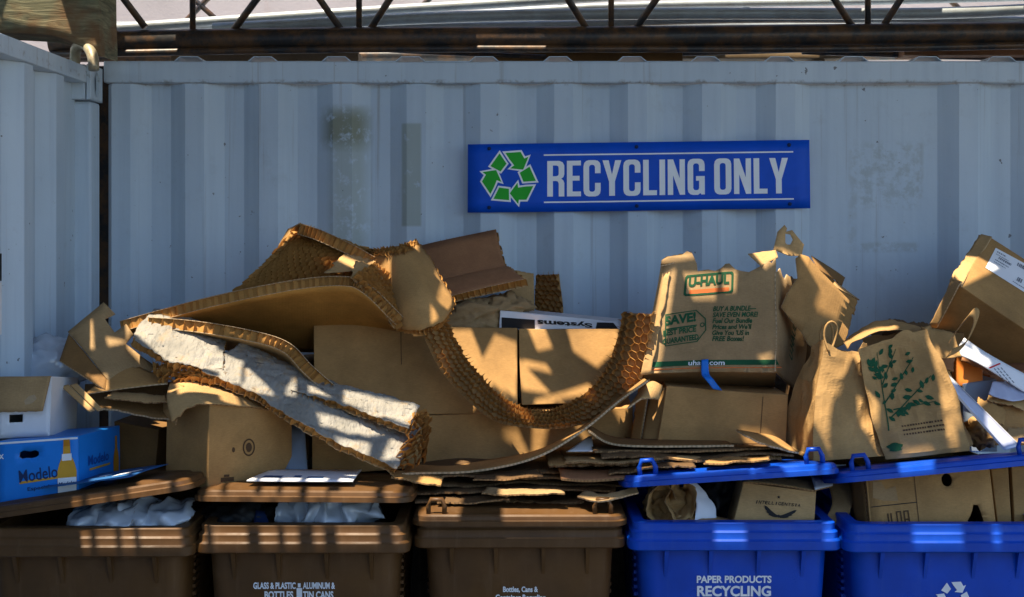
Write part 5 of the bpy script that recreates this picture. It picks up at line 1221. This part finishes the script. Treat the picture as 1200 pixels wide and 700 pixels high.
LIT = [
 ([(0,20),(85,40),(85,52),(0,30)],4.36),
 ([(1104,4),(1200,4),(1200,16),(1104,16)],5.5), ([(1010,2),(1050,2),(1050,14),(1010,14)],5.55), ([(200,20),(240,20),(240,50),(200,50)],5.7), ([(560,50),(640,50),(640,66),(560,66)],5.35), ([(150,55),(210,55),(210,75),(150,75)],5.4), ([(850,55),(960,55),(960,66),(850,66)],5.6), ([(300,15),(360,15),(360,30),(300,30)],5.65), ([(85,45),(112,45),(112,80),(85,80)],4.4),  # sunlit places (outline in photo pixels, distance): where a gap is cut in the added roof
 ([(150,372),(200,362),(250,388),(262,440),(200,440),(150,410)],4.0),
 ([(112,356),(136,360),(152,384),(150,402),(128,408)],3.95), ([(100,374),(108,374),(111,412),(103,420)],3.95),
 ([(93,450),(125,436),(128,466),(100,458)],3.85), ([(70,450),(86,450),(121,478),(106,483)],3.8),
 ([(205,443),(255,450),(268,458),(262,464),(210,462)],3.75), ([(197,456),(215,452),(214,500),(203,500)],3.72),
 ([(256,458),(275,460),(283,478),(262,478)],3.75), ([(288,468),(306,474),(308,480),(290,480)],3.78),
 ([(256,408),(285,422),(283,452),(258,446)],3.92), ([(288,428),(322,462),(306,474),(286,456)],3.90),
 ([(346,440),(348,464),(334,464)],3.92), ([(362,450),(390,466),(364,466)],3.92),
 ([(372,484),(440,490),(456,508),(430,512),(376,500)],3.84), ([(392,512),(434,518),(434,546),(402,532)],3.80), ([(458,512),(484,514),(470,552),(450,552)],3.80),
 ([(404,456),(488,473),(485,500),(404,478)],3.9),
 ([(350,262),(362,262),(460,308),(456,326),(362,278)],4.15), ([(266,346),(340,266),(350,272),(280,356)],4.2),
 ([(425,284),(490,282),(490,292),(436,299)],4.15),
 ([(190,372),(260,385),(300,392),(262,402),(190,382)],4.0), ([(300,386),(345,398),(345,412),(312,402)],4.0),
 ([(528,384),(552,384),(566,420),(580,390),(606,400),(606,470),(575,445),(535,430)],4.12),
 ([(612,384),(632,384),(648,408),(630,412)],4.12), ([(664,384),(724,384),(726,410),(700,432),(672,412)],4.12), ([(612,420),(640,426),(648,438),(614,430)],4.12),
 ([(612,456),(650,462),(692,462),(700,476),(612,476)],4.12),
 ([(628,470),(690,450),(720,420),(730,372),(768,372),(752,440),(716,482),(660,502),(600,498)],4.0), ([(520,384),(536,384),(600,470),(585,478)],4.02),
 ([(541,508),(548,520),(548,546),(536,545)],4.1), ([(586,508),(606,500),(626,490),(628,542),(602,542),(604,520)],4.1),
 ([(776,318),(792,310),(784,370),(772,440),(750,442),(762,400)],4.02), ([(800,318),(842,318),(838,352),(812,352)],4.05), ([(846,316),(864,316),(862,342),(848,342)],4.05),
 ([(770,298),(812,290),(820,304),(776,308)],4.1),
 ([(872,290),(914,262),(940,275),(938,300),(915,330),(896,316)],4.15), ([(938,300),(950,296),(1010,350),(985,376),(960,400),(962,340)],4.2), ([(895,425),(912,418),(914,440),(890,440)],4.0),
 ([(735,462),(768,440),(778,470),(768,520),(752,520)],3.95),
 ([(962,400),(1000,410),(975,470),(972,532),(936,532),(950,470)],3.8), ([(1004,462),(1030,470),(1030,505),(1008,500)],3.8),
 ([(985,396),(1020,372),(1050,372),(1052,384),(1004,412)],3.95), ([(1086,396),(1098,400),(1128,500),(1114,500)],3.85), ([(1104,372),(1142,370),(1136,412),(1112,420)],3.85),
 ([(1108,268),(1166,272),(1128,338),(1108,330)],4.3), ([(1084,384),(1112,332),(1126,338),(1096,388)],4.3),
 ([(1122,392),(1160,412),(1156,432),(1120,418)],4.0), ([(1120,418),(1150,418),(1150,450),(1122,450)],4.1),
 ([(660,510),(696,508),(698,530),(662,530)],3.9), ([(866,502),(900,506),(932,524),(930,532),(880,522)],3.72),
 ([(500,582),(542,582),(542,622),(494,622)],3.68), ([(590,582),(690,582),(732,604),(732,614),(590,612)],3.68),
 ([(752,556),(768,556),(768,584),(745,584)],3.60), ([(790,556),(890,548),(905,560),(790,570)],3.60), ([(905,544),(958,540),(958,562),(925,564)],3.60),
 ([(880,556),(930,558),(957,574),(957,584),(925,576),(884,568)],3.68),
 ([(1050,532),(1095,526),(1095,552),(1055,556)],3.58), ([(1112,524),(1124,524),(1124,546),(1112,546)],3.58), ([(1160,514),(1200,510),(1200,540),(1160,542)],3.58),
 ([(166,572),(212,562),(214,574),(168,592)],3.5), ([(118,592),(160,584),(160,594),(118,602)],3.5),
]
for x0_, x1_, y_, Y_ in ((92,106,630,3.53),(114,136,630,3.53),(143,158,630,3.53),(166,214,628,3.53),(228,242,626,3.57),(250,290,626,3.57),(306,326,626,3.57),(334,350,626,3.57),(368,380,626,3.57),(396,444,625,3.57),(462,478,625,3.57),
                         (838,874,627,3.6),(966,984,627,3.6),(1070,1128,627,3.58),(1164,1172,627,3.58),(246,262,574,3.56),(268,300,572,3.56),(308,326,572,3.56),(332,352,572,3.56),(362,384,572,3.56),(400,440,572,3.56),(450,470,570,3.56)):
    LIT.append(([(x0_, y_ - 13), (x1_, y_ - 13), (x1_, y_ + 13), (x0_, y_ + 13)], Y_))
ZC = 3.40
holes = []
bpy.context.view_layer.update(); dg_ = bpy.context.evaluated_depsgraph_get()
def depth_at(px, py, Yd):                   # how far the thing seen at that photo pixel stands
    d = (W(px, py, 1.0) - camo.location).normalized(); r = S.ray_cast(dg_, camo.location, d)
    return r[1].y if r[0] and abs(r[1].y - Yd) < .3 and 'corrugated' not in r[4].name else Yd
CX0, CX1, CY0, CY1 = -4.2, 4.6, 2.35, 5.5
for poly, Y_ in LIT:
    ca, cb_ = sum(a for a, b_ in poly) / len(poly), sum(b_ for a, b_ in poly) / len(poly)
    Yc = depth_at(ca, cb_, Y_)
    h = []
    for a, b_ in poly:
        k_ = .9; Yv = depth_at(ca + (a - ca) * k_, cb_ + (b_ - cb_) * k_, Yc); Yv = Yv if abs(Yv - Yc) < .16 else Yc
        h.append(Cn(W(ca + (a - ca) * 1.0, cb_ + (b_ - cb_) * 1.0, Yv)))
    h = [(p.x, p.y) for p in h]
    if all(CX0 < x < CX1 and CY0 < y < CY1 for x, y in h): holes.append(h)
q, f = triangulate(rect(CX0, CY0, CX1, CY1), holes, None, None)
sr = thing('gobo_roof', V((0, 3.6, ZC)), 'unseen sheet roof added over the bins with gaps cut to shape the sunlight', 'roof')
n = len(q)
o = link('gobo_sheet', [(x, y, ZC) for x, y in q], f, M['plank'], sr)
o.modifiers.new('t', 'SOLIDIFY').thickness = .006
for y in (4.4, 5.6): box('purlin', (CX0, y, ZC + .008), (CX1, y + .06, ZC + .09), M['black_steel'], sr)
for x in (-4.0, 4.4): box('rafter', (x, 2.35, ZC + .092), (x + .06, 5.9, ZC + .17), M['black_steel'], sr)
